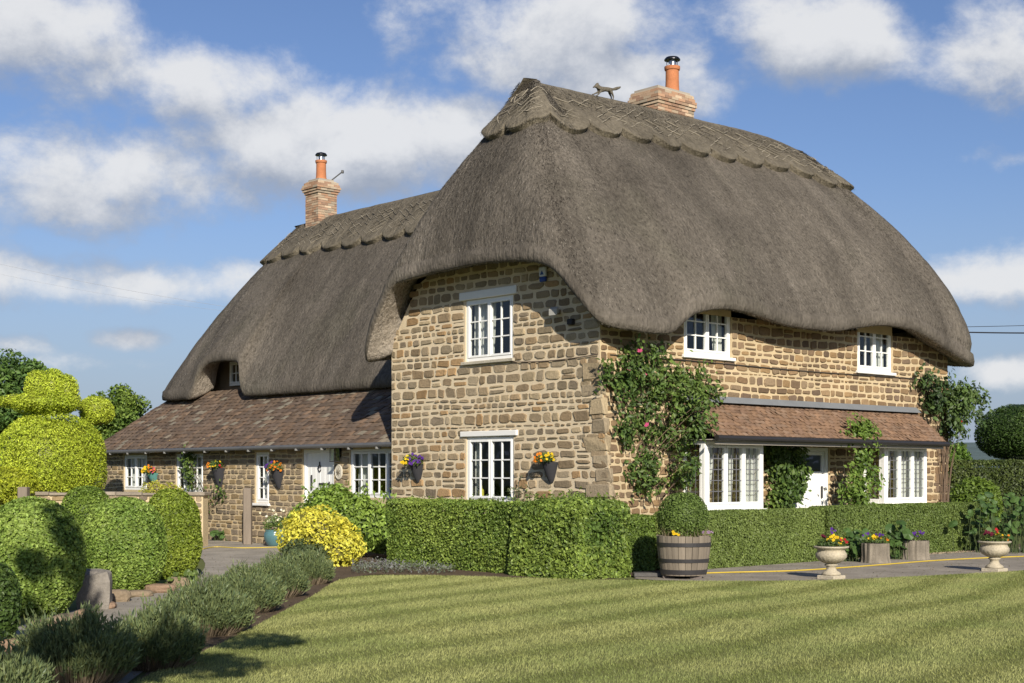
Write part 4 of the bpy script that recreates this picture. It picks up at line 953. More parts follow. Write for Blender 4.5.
tag(mb.build('golden_shrub', M_leaf), 'bright yellow leaved shrub at the corner of the lawn', 'shrub')
c = at_d(304, 568, 24.4); c[2] = .18
bush('low_shrub', 'low grey-green clump at the foot of the yellow shrub', 'shrub', c, (.42, .42, .3), 2200, .05, (.10, .13, .06), (.06, .09, .03), depth=.15, amp=.08, jit=.8)
# little blue-grey catmint along the bed
mb = MB(); P = np.array([gpt(rng.uniform(352, 455), rng.uniform(564, 574)) for _ in range(1900)]); P[:, 2] = rng.uniform(.01, .13, 1900)
leaves(mb, P, rnd3(1900), .045, (.13, .16, .09), (.20, .19, .22), .5, .9, .25); kind(tag(mb.build('ground_cover', M_leaf), 'blue-grey low plants spreading over the bed under the hedge', 'ground cover'), 'stuff')
# ---- clipped domes on the left
def dome(label, px0, px1, pt, pb, n, col, col2, dep=None, name='topiary_dome'):
    b = gpt((px0 + px1) / 2, pb); d = float((b - CAM) @ FV); rad = (px1 - px0) / 2 / FPX * d
    b = (CAM + (b - CAM) * (d + rad * .6) / d) * A3(1, 1, 0); d += rad * .6; top = CAM[2] + (HY - pt) / FPX * d; h = top / 2 * 1.04
    rad = (px1 - px0) / 2 / FPX * d * .93
    mb = MB(); ctr = A3(b[0], b[1], top - h); R_ = (rad, rad, h)
    P, Q = ell_pts(ctr, R_, n, 2.2, -.97, .06, .04, 2.6); leaves(mb, P, Q, .044, col, col2, .6, .62, .24, clump=3.); ell_core(mb, ctr, R_, np.array(col) * .75, 2.2, -.97, .88)
    return tag(mb.build(name, M_leaf, org=A3(b[0], b[1], 0)), label, 'topiary bush', 'clipped green domes beside the left path')
TG, TG2 = (.15, .235, .04), (.28, .37, .08)
dome('large clipped green dome at the left edge, nearest of the topiary bushes', -22, 86, 499, 618, 30000, TG, TG2)
dome('clipped green dome just behind the standing stone block', 80, 169, 497, 594, 26000, TG, TG2)
dome('yellow-green clipped dome next to the patio, rightmost of the topiary bushes', 139, 203, 489, 580, 22000, (.14, .20, .02), (.26, .32, .045))
dome('small clipped dome peeping up behind two bigger domes by the low wall', 58, 116, 486, 560, 12000, (.11, .175, .025), (.2, .28, .045))
dome('low clipped bush at the lower left edge, leaves coloured dark as shade', -60, 22, 560, 655, 9000, (.05, .09, .02), (.09, .14, .03), name='low_dome')  # dark leaf colours put the corner's shade into this bush
# ---- golden yew shaped like a bird
d = 33.; ye = thing('yew_topiary', 'golden yellow yew clipped into a bird sitting on a big dome', 'topiary', at_d(50, 545, d) * A3(1, 1, 0))
def yb(parent, part, lst, n, size=.058):
    mb = MB()
    for (px, py, rx, ry, m) in lst:
        c_ = at_d(px, py, d); R_ = (rx / FPX * d, rx / FPX * d, ry / FPX * d); P, Q = ell_pts(c_, R_, m, 2.3, -1, .12, .1, 1.6); leaves(mb, P, Q, size, (.31, .39, .03), (.50, .57, .06), .45, .6, .24); ell_core(mb, c_, R_, (.2, .23, .02), 2.3, -1, .86)
    mb.build(part, M_leaf, parent)
yb(ye, 'dome', [(51, 462, 53, 50, 26000)], 0)
yb(ye, 'bird', [(46, 403, 33, 12, 7500), (38, 390, 13, 20, 3800), (53, 389, 12, 19, 3600), (67, 394, 11, 19, 3200), (17, 401, 17, 7, 2000)], 0)
d = 34.; yb(ye, 'bird', [(97, 411, 18, 16, 5500)], 0)
d = 31.5
mb = MB(); c_ = at_d(-10, 485, d); P, Q = ell_pts(c_, (1.0, .6, .42), 7000, 3, -1, .1, .06); leaves(mb, P, Q, .07, (.27, .32, .02), (.42, .45, .04), .45, .6); ell_core(mb, c_, (1., .6, .42), (.2, .23, .02), 3, -1, .88)
P, Q = hedge_pts(Fr(c_ * A3(1, 1, 0) - RV * 1.0 - FV * .55, RV, -FV), 2.0, 1.1, c_[2] + .1, 6000, .06); leaves(mb, P, Q, .07, (.27, .32, .02), (.42, .45, .04), .45, .6); tag(mb.build('golden_hedge', M_leaf, org=c_ * A3(1, 1, 0)), 'low golden hedge behind the wall at the far left edge', 'hedge')
# ---- trees
def tree(name, label, base, h, crown, n, size, col, col2, seed, trunk_r=.16, group=None, nclump=26, spread=.33, extra=()):
    r = np.random.default_rng(seed); base = np.asarray(base, float); root = thing(name, label, 'tree', base, group)
    cc_, cr = np.asarray(crown[0], float), np.asarray(crown[1], float)
    cl = cc_ + cr * (rnd3(nclump) * (r.random((nclump, 1)) ** .4) * .78)
    mb = MB(); tp = np.array([base, base + (cc_ - base) * A3(.1, .1, .55), cc_ + A3(0, 0, cr[2] * .3)]); tube(mb, smooth_poly(tp, 6, False), np.linspace(trunk_r, trunk_r * .3, 13), 9, (.09, .07, .05))
    for q in cl[:16]:
        a = tp[1] + (tp[2] - tp[1]) * r.uniform(0, .8); m = (a + q) / 2 + A3(0, 0, .12 * cr[2]); tube(mb, smooth_poly([a, m, q], 4, False), np.linspace(trunk_r * .35, trunk_r * .06, 9), 5, (.09, .07, .05), False)
    for (ec, er, en) in extra:
        a = tp[2] * A3(1, 1, 1); tube(mb, smooth_poly([tp[1], a, (a + ec) / 2 + A3(0, 0, .25), ec], 5, False), np.linspace(trunk_r * .3, .012, 16), 6, (.09, .07, .05), False)
    mb.build('trunk', M_stem, root)
    lf = MB(); k = r.integers(nclump, size=n); off = rnd3(n) * (r.random((n, 1)) ** .45); rad = spread * cr.mean() * r.uniform(.7, 1.3, nclump)
    P = cl[k] + off * rad[k][:, None] * A3(1, 1, .75)
    for (ec, er, en) in extra:
        off2 = rnd3(en) * (r.random((en, 1)) ** .4); P = np.concatenate([P, np.asarray(ec) + off2 * np.asarray(er)]); off = np.concatenate([off, off2])
    leaves(lf, P, off * .6 + A3(0, 0, .4), size, col, col2, .55, .7, .22); lf.build('crown', M_leaf, root)
    return root
tree('deciduous_tree', 'leafy dark green tree at the far left edge behind the golden bird', at_d(-6, 545, 40) * A3(1, 1, 0), 5, (at_d(9, 402, 40), (1.2, 1.2, 1.9)), 12000, .14, (.06, .12, .03), (.14, .23, .05), 3)
tree('round_tree', 'rounded green tree top showing between golden topiary and tiled roof', at_d(120, 545, 46) * A3(1, 1, 0), 5, (at_d(118, 426, 46), (1.35, 1.35, 1.5)), 16000, .13, (.085, .15, .028), (.20, .28, .05), 5, nclump=40)
def up_sun(px, py, z, zc):                    # the spot on a bough that shades this place
    p = at_d(px, py, 1.0); t = (z - CAM[2]) / (p[2] - CAM[2]) if abs(p[2] - CAM[2]) > 1e-6 else 16.; p = CAM + (p - CAM) * t
    return p + sund * (zc - z) / sund[2]
b_ = up_sun(95, 660, .2, 4.3)
tree('overhanging_tree', 'garden tree standing beside the path just outside the left of the view', CAM * A3(1, 1, 0) - RV * 5.2 + FV * 4.6, 6, (b_, (.9, .8, .4)), 620, .15, (.06, .1, .02), (.1, .16, .03), 8, trunk_r=.16, nclump=10, spread=.33,
     extra=[(up_sun(252, 643, 0., 4.2), (.5, .55, .22), 330), (up_sun(205, 640, .3, 4.3), (.5, .5, .3), 420), (at_d(68, 545, 16.6) + sund * 10.5, (.13, .4, .3), 110), (at_d(78, 585, 16.6) + sund * 10.5, (.16, .4, .32), 150), (at_d(45, 600, 16.6) + sund * 10.5, (.2, .3, .14), 110), (at_d(8, 622, 15.5) + sund * 12., (.5, .5, .3), 420)])
# right hand background
d = 42.
mb = MB()
for (px, py, rx, ry, m) in ((1022, 432, 43, 27, 16000), (1004, 436, 22, 22, 5000), (1026, 412, 28, 9, 4000)):
    c_ = at_d(px, py, d); R_ = (rx / FPX * d, rx / FPX * d, ry / FPX * d); P, Q = ell_pts(c_, R_, m, 2.3, -1, .12, .1, 1.6); leaves(mb, P, Q, .075, (.035, .07, .016), (.075, .13, .022), .4, .6); ell_core(mb, c_, R_, (.03, .055, .014), 2.3, -1, .86)
c_ = at_d(1022, 455, d); fbox(mb, Fr(c_ * A3(1, 1, 0), RV, FV), -.5, .7, -.4, .4, 0, 2.2, (.03, .05, .014)); tag(mb.build('yew_topiary', M_leaf, org=c_ * A3(1, 1, 0)), 'big dark green yew clipped to a rounded mass at the right edge', 'topiary')
c_ = at_d(935, 500, 37.5) * A3(1, 1, 0)
hedge('garden_hedge', 'tall dark boundary hedge beyond the house at the right', Fr(c_, RV, -FV), 6.5, .9, 1.95, 26000, .075, (.05, .075, .018), (.10, .13, .03), amp=.07, depth=.12, group='boundary planting on the right', jit=.7)
bush('round_shrub', 'lighter green shrub low against the boundary hedge at the right', 'shrub', at_d(975, 490, 36) * A3(1, 1, 0) + A3(0, 0, .75), (.75, .6, .75), 4500, .09, (.08, .13, .02), (.14, .21, .03), depth=.2, amp=.12, jit=.8)
bush('round_shrub', 'small bright green shrub rising behind the boundary hedge beside the house', 'shrub', at_d(953, 500, 40) * A3(1, 1, 0) + A3(0, 0, 1.5), (.6, .6, .95), 4500, .09, (.07, .13, .02), (.12, .2, .03), depth=.2, amp=.12, jit=.8)
def big_leaf(name, label, ctr, n, spread, size, hmax, seed, col=(.045, .09, .025), col2=(.09, .16, .04), cat='plant', group=None):
    r = np.random.default_rng(seed); mb = MB(); ctr = np.asarray(ctr, float)
    for k in range(n):
        p = ctr + RV * r.normal(0, spread) + FV * r.normal(0, spread * .6); z = hmax * r.uniform(.25, 1); p = p * A3(1, 1, 0); e = p + A3(0, 0, z) + r.normal(0, .05, 3)
        tube(mb, [p, (p + e) / 2 + r.normal(0, .02, 3), e], [.007, .006, .004], 5, (.08, .11, .04), False)
        n_ = -FV * .6 + A3(0, 0, .7) + r.normal(0, .35, 3); n_ /= np.linalg.norm(n_); t = np.cross(n_, r.normal(0, 1, 3)); t /= np.linalg.norm(t); s_ = np.cross(n_, t); L_ = size * r.uniform(.6, 1.25)
        c = np.array(col) + (np.array(col2) - col) * r.random(); v = [e]
        for q in np.linspace(0, 2 * np.pi, 11)[:-1]: v.append(e + t * math.cos(q) * L_ * .55 + s_ * math.sin(q) * L_ * .45 - n_ * L_ * .12 + n_ * r.normal(0, .012))
        mb.add(v, [[0, 1 + q, 1 + (q + 1) % 10] for q in range(10)], c)
    return tag(mb.build(name, M_leaf, org=ctr * A3(1, 1, 0)), label, cat, group)
big_leaf('hollyhock', 'tall large leaved dark green plant at the right edge behind the right urn', gpt(1014, 553), 150, .42, .16, 1.15, 4)
big_leaf('leafy_plant', 'leafy green plant sprouting between front urn and left stump planter', gpt(857, 562), 70, .17, .13, .55, 6)
big_leaf('leafy_plant', 'dark large leaved plant between the two stump planters', gpt(899, 560), 26, .1, .2, .72, 9)
big_leaf('leafy_plant', 'small leafy plant at the foot of the wing wall beside the post', gpt(227, 541), 30, .16, .16, .3, 12)
big_leaf('leafy_plant', 'low leafy plant beside the stones at the path bend', gpt(182, 588), 26, .12, .1, .22, 13, (.1, .15, .04), (.16, .22, .05))
# ---- lavender row
def lavender(label, px, py, w, h, n, seed, col=(.135, .17, .072)):
    r = np.random.default_rng(seed); b = gpt(px, py); mb = MB()
    th = r.uniform(0, 2 * np.pi, n); q = np.sqrt(r.random(n)) * w; P = b + np.c_[q * np.cos(th), q * np.sin(th), np.zeros(n)] * A3(.75, .75, 1)
    out = np.c_[np.cos(th), np.sin(th), np.zeros(n)] * (q / w)[:, None]; H = h * (1 - .4 * (q / w) ** 2) * r.uniform(.5, 1.1, n) * (.65 + .7 * fbm(np.c_[P[:, :2] * 9, np.zeros(n)], 2))
    T = P + out * w * .38 + np.c_[np.zeros((n, 2)), H] + r.normal(0, .02, (n, 3)); M = (P + T) / 2 + out * w * .06
    s = np.cross(T - P, rnd3(n)); s /= np.linalg.norm(s, axis=1)[:, None]; wd = r.uniform(.0025, .005, (n, 1))
    woody = A3(.27, .215, .15); c0 = woody * r.uniform(.6, 1.2, (n, 1)); c1 = np.array(col) * r.uniform(.7, 1.35, (n, 1))
    v = np.stack([P - s * wd * .7, P + s * wd * .7, M - s * wd, M + s * wd], 1).reshape(-1, 3); mb.add(v, np.arange(n * 4).reshape(-1, 4)[:, [0, 1, 3, 2]], np.repeat(c0, 4, 0))
    mb.add(np.stack([M - s * wd, M + s * wd, T + s * wd * .2, T - s * wd * .2], 1).reshape(-1, 3), np.arange(n * 4).reshape(-1, 4), np.repeat(c1, 4, 0))
    k = 8; f = r.uniform(.6, 1.04, (n, k, 1)); L_ = (P[:, None] * (1 - f) + T[:, None] * f + out[:, None] * w * .05 * (1 - f)).reshape(-1, 3); dr = np.repeat((T - P) / np.linalg.norm(T - P, axis=1)[:, None], k, 0) + r.normal(0, .35, (n * k, 3))
    s2 = np.cross(dr, rnd3(n * k)); s2 /= np.linalg.norm(s2, axis=1)[:, None]; l2 = r.uniform(.025, .055, (n * k, 1)); c2_ = np.array(col) * r.uniform(.7, 1.5, (n * k, 1)) + A3(.02, .015, .0) * r.normal(0, 1, (n * k, 1))
    mb.add(np.stack([L_, L_ + dr * l2 * .5 + s2 * .006, L_ + dr * l2, L_ + dr * l2 * .5 - s2 * .006], 1).reshape(-1, 3), np.arange(n * k * 4).reshape(-1, 4), np.clip(np.repeat(c2_, 4, 0), .02, 1))
    return tag(mb.build('lavender_bush', M_leaf, org=b), label, 'lavender', 'lavender bushes between path and lawn')
lv = [('grey-green lavender in the bottom left corner, cut by the picture edge', 4, 712, .32, .42, 1500), ('spiky lavender clump nearest the camera, low on the left beside the stones', 80, 684, .46, .55, 2600),
      ('lavender clump with bare brown stems where the lawn begins', 156, 668, .42, .52, 2400), ('shaded broad lavender bush in the tree shadow beside the lawn', 208, 634, .50, .52, 2800), ('lavender bush just beyond the shaded one along the lawn edge', 247, 612, .46, .5, 2400),
      ('pale lavender bush in full sun along the lawn edge', 278, 597, .44, .48, 2200), ('last lavender bush at the foot of the yellow shrub', 309, 584, .40, .46, 1900)]
for k, (lb, px, py, w, h, n) in enumerate(lv): lavender(lb, px - 2, py, w * .84, h * .95, n, 20 + k)
# ---- stones at the left path
def rock(name, label, ctr, size, seed, col=(.20, .17, .13), cat='stone', group=None, boxy=3.5):
    r = np.random.default_rng(seed); th = np.linspace(0, 2 * np.pi, 16, endpoint=False); ph = np.linspace(-1.4, 1.4, 9); d_ = np.stack([np.cos(ph)[:, None] * np.cos(th), np.cos(ph)[:, None] * np.sin(th), np.repeat(np.sin(ph)[:, None], 16, 1)], -1).reshape(-1, 3)
    p = d_ * ((np.abs(d_) ** boxy).sum(1) ** (-1 / boxy))[:, None]; p *= (1 + .35 * (fbm(d_ * 1.6 + seed * 3.1, 3) - .5))[:, None]; p *= np.asarray(size); a = r.uniform(-.3, .3); p = p @ np.array([[math.cos(a), -math.sin(a), 0], [math.sin(a), math.cos(a), 0], [0, 0, 1]])
    p = p[:, :1] * RV + p[:, 1:2] * FV + p[:, 2:] * A3(0, 0, 1) + np.asarray(ctr) + A3(0, 0, size[2] * .8)
    i = np.arange(8)[:, None] * 16; j = np.arange(16)[None]; j2 = (j + 1) % 16; mb = MB(); P_l = [list(q) for q in np.stack([i + j, i + j2, i + 16 + j2, i + 16 + j], -1).reshape(-1, 4)] + [list(range(16))[::-1], list(range(128, 144))]
    mb.polys(p, P_l, np.array(col)); return tag(mb.build(name, M_stone, smooth=False), label, cat, group)
rock('stone_block', 'weathered grey stone block standing between the two big clipped domes', gpt(95, 609), (.2, .16, .26), 2, (.21, .19, .165), boxy=7)
for k, (px, py, sx) in enumerate([(138, 597, .2), (160, 593, .22), (118, 602, .16), (104, 609, .14), (67, 626, .17), (43, 636, .15), (20, 645, .2), (4, 652, .2), (178, 588, .17), (85, 617, .12)]):
    rock('edging_stone', 'rough flat brown stone edging the path below the clipped domes', gpt(px, py), (sx, .12, .05 + .02 * (k % 3)), 30 + k, (.22 + .03 * (k % 2), .17, .115), group='edging stones along the left path', boxy=3)
# ---- low garden wall, end pier and posts
b0 = gpt(203, 547); b1_ = b0 - RV * 4.6 + FV * .5; U_ = (b1_ - b0); Lw = np.linalg.norm(U_); U_ = U_ / Lw; Nw = np.cross(U_, A3(0, 0, 1)); Nw = Nw * np.sign(-(Nw @ FV)); fw_ = Fr(b0, U_, Nw)
mb = MB(); fbox(mb, fw_, 0, Lw, -.35, 0, 0, 1.12, mort_w); gw = mb.build('garden_wall', M_mortar, org=fw_(Lw / 2, -.2, 0)); tag(gw, 'low rubble garden wall with flat capping behind the clipped domes', 'wall')
mb = MB(); stones(mb, fw_, .01, Lw - .01, 0, lambda u: 1.1, [], pal_w, 31, wmin=.12, wmax=.34); mb.build('stonework', M_stone, gw)
mb = MB(); u = -.05; r_ = np.random.default_rng(5)
while u < Lw - .2:
    w = r_.uniform(.35, .6); bev(mb, fw_, u, min(u + w - .012, Lw), -.4, .06, 1.123, 1.123 + r_.uniform(.06, .085), np.array((.27, .23, .18)) * r_.uniform(.8, 1.15), .015); u += w
mb.build('coping', M_stone, gw)
def post(label, px, py, w, h, dep=None):
    b = gpt(px, py) if dep is None else at_d(px, 500, dep) * A3(1, 1, 0); mb = MB(); bev(mb, Fr(b, RV, -FV), -w / 2, w / 2, -w, 0, 0, h, (.20, .165, .13), .015); return tag(mb.build('wooden_post', M_wood, org=b), label, 'post')
post('short weathered wooden post standing free before the wing wall', 247, 545, .18, 1.28); post('rounded grey wooden post beside the low garden wall', 22, 0, .2, 1.33, 29.5)
# ---- terracotta blue pot by the wing wall
b = gpt(275, 546.5); bp_ = thing('glazed_pot', 'round turquoise glazed pot of white flowers before the wing wall', 'plant pot', b)
mb = MB(); lathe(mb, [(.8 * q_, .85 * z_) for q_, z_ in [(.0, .0), (.17, 0), (.22, .05), (.29, .18), (.31, .27), (.29, .36), (.26, .40), (.28, .43), (.27, .44), (.24, .42), (.24, .36), (0, .36)]], b, 28, (.075, .16, .175)); mb.build('pot', attr_mat('glaze', .25, 20, .15, 0, spec=.6), bp_, smooth=True)
bush('', '', '', b + A3(0, 0, .48), (.27, .27, .22), 700, .055, (.10, .16, .04), (.16, .22, .06), parent=bp_, depth=.2, amp=.08, jit=.8, core=.6)
mb = MB(); flowers(mb, [b + A3(rng.normal(0, .14), rng.normal(0, .14), rng.uniform(.5, .85)) for _ in range(26)], .03, [(.75, .75, .68), (.7, .68, .5)]); mb.build('blossom', M_flower, bp_)
# yellow shrub poking above the low wall
mb = MB(); c_ = at_d(163, 493, 31.8); P, Q = ell_pts(c_, (.55, .35, .28), 1500, 2, -1, .2, .12, 3); leaves(mb, P, Q, .06, (.42, .40, .05), (.33, .37, .05), .5, .8); tube(mb, [c_ * A3(1, 1, 0), c_], .03, 6, (.15, .12, .07)); tag(mb.build('golden_shrub', M_leaf, org=c_ * A3(1, 1, 0)), 'small yellow shrub poking above the low wall under the hanging flowers', 'shrub')
# ---- wall pockets and hanging flowers on the house
YEL, ORA, PUR, RED, PNK, WHI, MAR = (.75, .52, .02), (.72, .22, .02), (.10, .03, .26), (.45, .02, .03), (.6, .1, .2), (.75, .73, .68), (.12, .012, .03)
def pocket(label, fr, u, z, cols, seed, w=.17, h=.36, nf=34, colp=(.035, .035, .04)):
    b = fr(u, 0, z - h); root = thing('wall_planter', label, 'flower planter', b, 'cone planters hung on the walls')
    mb = MB(); n = 14; rows = []
    for t in np.linspace(0, 1, 7):
        r_ = w * (.22 + .78 * t ** .8); a = np.linspace(0, np.pi, n); rows.append(fr(u + r_ * np.cos(a), .006 + r_ * 1.15 * np.sin(a), np.full(n, z - h + h * t)))
    G_ = np.array(rows); i = np.arange(6)[:, None] * n; j = np.arange(n - 1)[None]; P_l = [list(q) for q in np.stack([i + j, i + j + 1, i + n + j + 1, i + n + j], -1).reshape(-1, 4)]
    P_l += [[q * n for q in range(7)] + [q * n + n - 1 for q in range(6, -1, -1)], list(range(6 * n, 7 * n)), list(range(n))]
    mb.polys(G_.reshape(-1, 3), P_l, colp); mb.build('cone', M_plain, root)
    c_ = fr(u, .15, z + .05); R_ = A3(.2, .2, .13); mb = MB(); P, Q = ell_pts(c_, R_, 420, 2, -.6, .12, .05, 4); leaves(mb, P, Q, .055, (.07, .12, .03), (.13, .19, .04), .5, .8); mb.build('foliage', M_leaf, root)
    mb = MB(); P, Q = ell_pts(c_, R_ * 1.05, 240, 2, -.4, .04, .05, 4); f_ = P[(P - c_) @ (fr.N - FV + A3(0, 0, .8)) > 0][:nf]
    # colours sit in drifts as they were planted
    for q, p in enumerate(f_):
        kk = int(np.clip((RV @ (p - c_)) / .2 * len(cols) / 2 + len(cols) / 2 + rng.normal(0, .35), 0, len(cols) - 1)); flowers(mb, [p], .03, [cols[kk]])
    mb.build('blossom', M_flower, root); return root
y_, z_ = on_x(419, 464, 0)[1:]; pocket('black wall cone of purple and yellow pansies on the gable, left of the window', FG, y_, z_, [YEL, PUR, PUR], 1)
y_, z_ = on_x(552, 462, 0)[1:]; pocket('black wall cone of yellow and orange pansies on the gable, right of the window', FG, y_, z_, [ORA, YEL, YEL], 2)
y_, z_ = on_x(280, 470, WX)[1:]; pocket('black wall cone of orange and purple pansies between narrow window and white door', FW, y_, z_, [PUR, ORA, ORA], 3, w=.19, h=.42)
y_, z_ = on_x(221, 468, WX)[1:]; pocket('black wall cone of orange flowers beside the climber on the wing wall', FW, y_, z_, [ORA, YEL, RED], 4, w=.2, h=.5, nf=18)
y_, z_ = on_x(155, 473, WX)[1:]; pocket('turquoise wall basket of yellow flowers between the two left wing windows', FW, y_, z_, [YEL, YEL, ORA, PNK], 5, w=.2, h=.25, nf=44, colp=(.10, .27, .25))
# ---- climbers
def climber(name, label, fr, blobs, n, size, seed, roots, col=(.055, .10, .022), col2=(.13, .19, .04), fl=None, nfl=0, depth=.25, stem_c=(.14, .10, .07), cat='climbing plant', group=None, warp=None):
    r = np.random.default_rng(seed); o_ = fr(blobs[0][0], .1, 0); root = thing(name, label, cat, fr(roots[0], .1, 0), group)
    mb = MB()
    blobs = [(*b_, 0)[:6] for b_ in blobs]
    for (u, z, ru, rz, w, dx) in blobs:
        x0 = roots[r.integers(len(roots))]
        for q in range(2):
            e = (u + r.normal(0, ru * .4), z + r.normal(0, rz * .4)); m = (x0 * .85 + e[0] * .15 + r.normal(0, .06), e[1] * .62)
            tube(mb, smooth_poly([fr(x0 + r.normal(0, .03), .07, 0), fr(m[0], .06 + r.uniform(0, .05), m[1]), fr(e[0], .1 + dx + r.uniform(0, .08), e[1])], 6, False), np.linspace(.012, .003, 13), 5, stem_c, False)
    mb.build('stem', M_stem, root)
    lf = MB(); tot = sum(b_[4] for b_ in blobs); PP = []
    for (u, z, ru, rz, w, dx) in blobs:
        m = int(n * w / tot); ncl = max(3, m // 30); cu = u + ru * r.normal(0, .48, ncl); cz = z + rz * r.normal(0, .48, ncl); k = r.integers(ncl, size=m)
        d_ = np.abs(r.normal(0, depth * .5, ncl))[k] + np.abs(r.normal(0, .06, m)) + .03 + dx
        PP.append(fr(cu[k] + r.normal(0, .115, m), d_, cz[k] + r.normal(0, .115, m)))
    P = np.concatenate(PP); P = P[P[:, 2] > .05]
    leaves(lf, P, np.broadcast_to(fr.N * .8 + A3(0, 0, .35), P.shape).copy(), size, col, col2, .6, .5, .25, .5); lf.build('foliage', M_leaf, root)
    if nfl:
        f_ = MB(); flowers(f_, P[r.integers(len(P), size=nfl)] + fr.N * .05, .05, fl); f_.build('blossom', M_flower, root)
    return root
def ux(px, py, y0=0): p = on_y(px, py, y0 - .12); return p[0], p[2]
def bl(lst, y0=0.):
    out = []
    for (px, py, rx, ry, w, *dx) in lst:
        u, z = ux(px, py, y0 - (dx[0] if dx else 0)); out.append((u, z, rx / 42., ry / 56., w, dx[0] if dx else 0))
    return out
climber('climbing_rose', 'large climbing rose with pink blooms on the house corner, left of the left bay', FF, bl([(632, 372, 26, 20, 10), (618, 385, 16, 20, 7), (655, 390, 28, 26, 12), (690, 385, 18, 16, 7), (705, 398, 14, 10, 4), (632, 430, 24, 26, 11), (660, 440, 24, 26, 8), (680, 410, 16, 16, 6), (640, 475, 18, 18, 6), (665, 480, 20, 16, 5), (690, 440, 10, 20, 3), (655, 355, 30, 8, 4), (700, 402, 9, 12, 4, .45), (699, 425, 7, 14, 3, .8), (690, 465, 8, 16, 3, .5)]), 3900, .1, 41,
        [.25, .9, 1.3], fl=[PNK, (.55, .08, .2)], nfl=5, depth=.3)
climber('climbing_plant', 'leafy green climber covering the wall between left bay and white front door', FF, bl([(773, 448, 9, 11, 5), (782, 468, 13, 24, 9), (788, 490, 15, 18, 8), (778, 502, 12, 12, 5), (800, 480, 8, 12, 3), (797, 452, 8, 8, 2)]), 3000, .105, 42, [ux(784, 500)[0]], depth=.2)
FY = Fr((0, -.62, 0), (1, 0, 0), (0, -1, 0))
climber('climbing_plant', 'twining climber between white front door and right bay, topping the gutter', FY, bl([(858, 430, 12, 7, 5), (864, 440, 12, 9, 4), (860, 462, 8, 16, 4), (850, 488, 11, 14, 5), (858, 500, 13, 10, 5), (866, 478, 8, 14, 3)], -.65), 1700, .1, 43, [ux(854, 500, -.65)[0]], col=(.08, .14, .025), col2=(.17, .25, .045), depth=.25)
climber('climbing_rose', 'rose bush climbing the far right corner of the house under the eave', FF, bl([(930, 395, 14, 16, 7), (945, 405, 16, 18, 8), (962, 395, 16, 14, 6), (975, 400, 10, 10, 2), (950, 425, 14, 12, 5), (960, 412, 16, 14, 5), (925, 380, 10, 8, 2)]), 2500, .11, 44, [FL - .3, FL - .18], fl=[RED], nfl=1, depth=.4, col=(.035, .065, .02), col2=(.09, .14, .035))
p0 = on_x(194, 455, WX); climber('climbing_plant', 'thin climber trailing up the wing wall between window and flower cone', FW, [(on_x(194, 462, WX)[1], on_x(194, 462, WX)[2] + .02, .25, .32, 6), (on_x(193, 478, WX)[1], 1.5, .15, .25, 2), (on_x(209, 500, WX)[1], .95, .2, .2, 2), (on_x(224, 492, WX)[1], 1.1, .12, .14, 1)], 620, .09, 45, [on_x(209, 540, WX)[1]], depth=.15)
y_ = on_x(521, 490, 0)[1]; climber('wall_shrub', 'small wispy shrub against the gable right of the lower window', FG, [(y_, .95, .12, .28, 3), (y_ - .05, 1.3, .1, .12, 1)], 240, .06, 46, [y_], col=(.10, .13, .06), col2=(.16, .17, .09), depth=.1)
# ---- fittings on the walls
def fx_box(name, label, cat, fr, u, z, w, d_, h, col, mat=None):
    mb = MB(); bev(mb, fr, u - w / 2, u + w / 2, .0, d_, z - h / 2, z + h / 2, col, .012); return tag(mb.build(name, mat or M_plain), label, cat)
y_, z_ = on_x(541, 274, -.1)[1:]; al = thing('alarm_box', 'small blue and white alarm box high on the gable under the thatch', 'alarm box', A3(-.03, y_, z_))
mb = MB(); bev(mb, FG, y_ - .085, y_ + .085, .022, .08, z_ - .04, z_ + .13, (.62, .64, .68), .015); mb.build('cover', M_plain, al)
mb = MB(); bev(mb, FG, y_ - .08, y_ + .08, .022, .078, z_ - .13, z_ - .043, (.03, .07, .28), .015); mb.build('base', M_plain, al)
mb = MB(); mb.polys(FG([y_ - .05, y_ + .05, y_], [.0815] * 3, [z_ - .01, z_ - .01, z_ + .07]), [[0, 1, 2]], (.04, .09, .30)); mb.build('emblem', M_plain, al)
y_, z_ = on_x(560, 311, 0)[1:]; fl_ = thing('floodlight', 'small pale floodlight on a bracket under the thatch corner', 'floodlight', A3(-.05, y_, z_))
mb = MB(); bev(mb, Fr(A3(-.12, y_, z_), (0, 1, 0), (-.8, 0, -.6)), -.1, .1, .0, .08, -.05, .07, (.36, .35, .32), .012); mb.build('lamp_head', M_plain, fl_); mb = MB(); bev(mb, FG, y_ - .025, y_ + .025, .02, .16, z_ - .03, z_ + .01, (.2, .2, .2), .006); mb.build('bracket', M_metal, fl_)
y_, z_ = on_x(573, 322, 0)[1:]; fx_box('sensor', 'dark little sensor box beside the floodlight on the gable', 'sensor', FG, y_, z_, .12, .1, .1, (.03, .03, .035))
y_, z_ = on_x(340, 453, WX)[1:]; la = thing('wall_lantern', 'black wall lantern beside the white wing door', 'lantern', FW(y_, .02, z_))
mb = MB(); bev(mb, FW, y_ - .06, y_ + .06, .02, .04, z_ - .1, z_ + .12, BLK, .006)
for (a, b_) in ((-.08, .05), (.07, .05), (-.08, .20), (.07, .20)): fbox(mb, FW, y_ + a, y_ + a + .012, b_, b_ + .012, z_ - .17, z_ + .12, BLK)
bev(mb, FW, y_ - .1, y_ + .1, .04, .23, z_ + .121, z_ + .15, BLK, .006); bev(mb, FW, y_ - .06, y_ + .06, .08, .19, z_ + .151, z_ + .21, BLK, .02); bev(mb, FW, y_ - .09, y_ + .09, .045, .22, z_ - .19, z_ - .171, BLK, .006); mb.build('frame', M_metal, la)
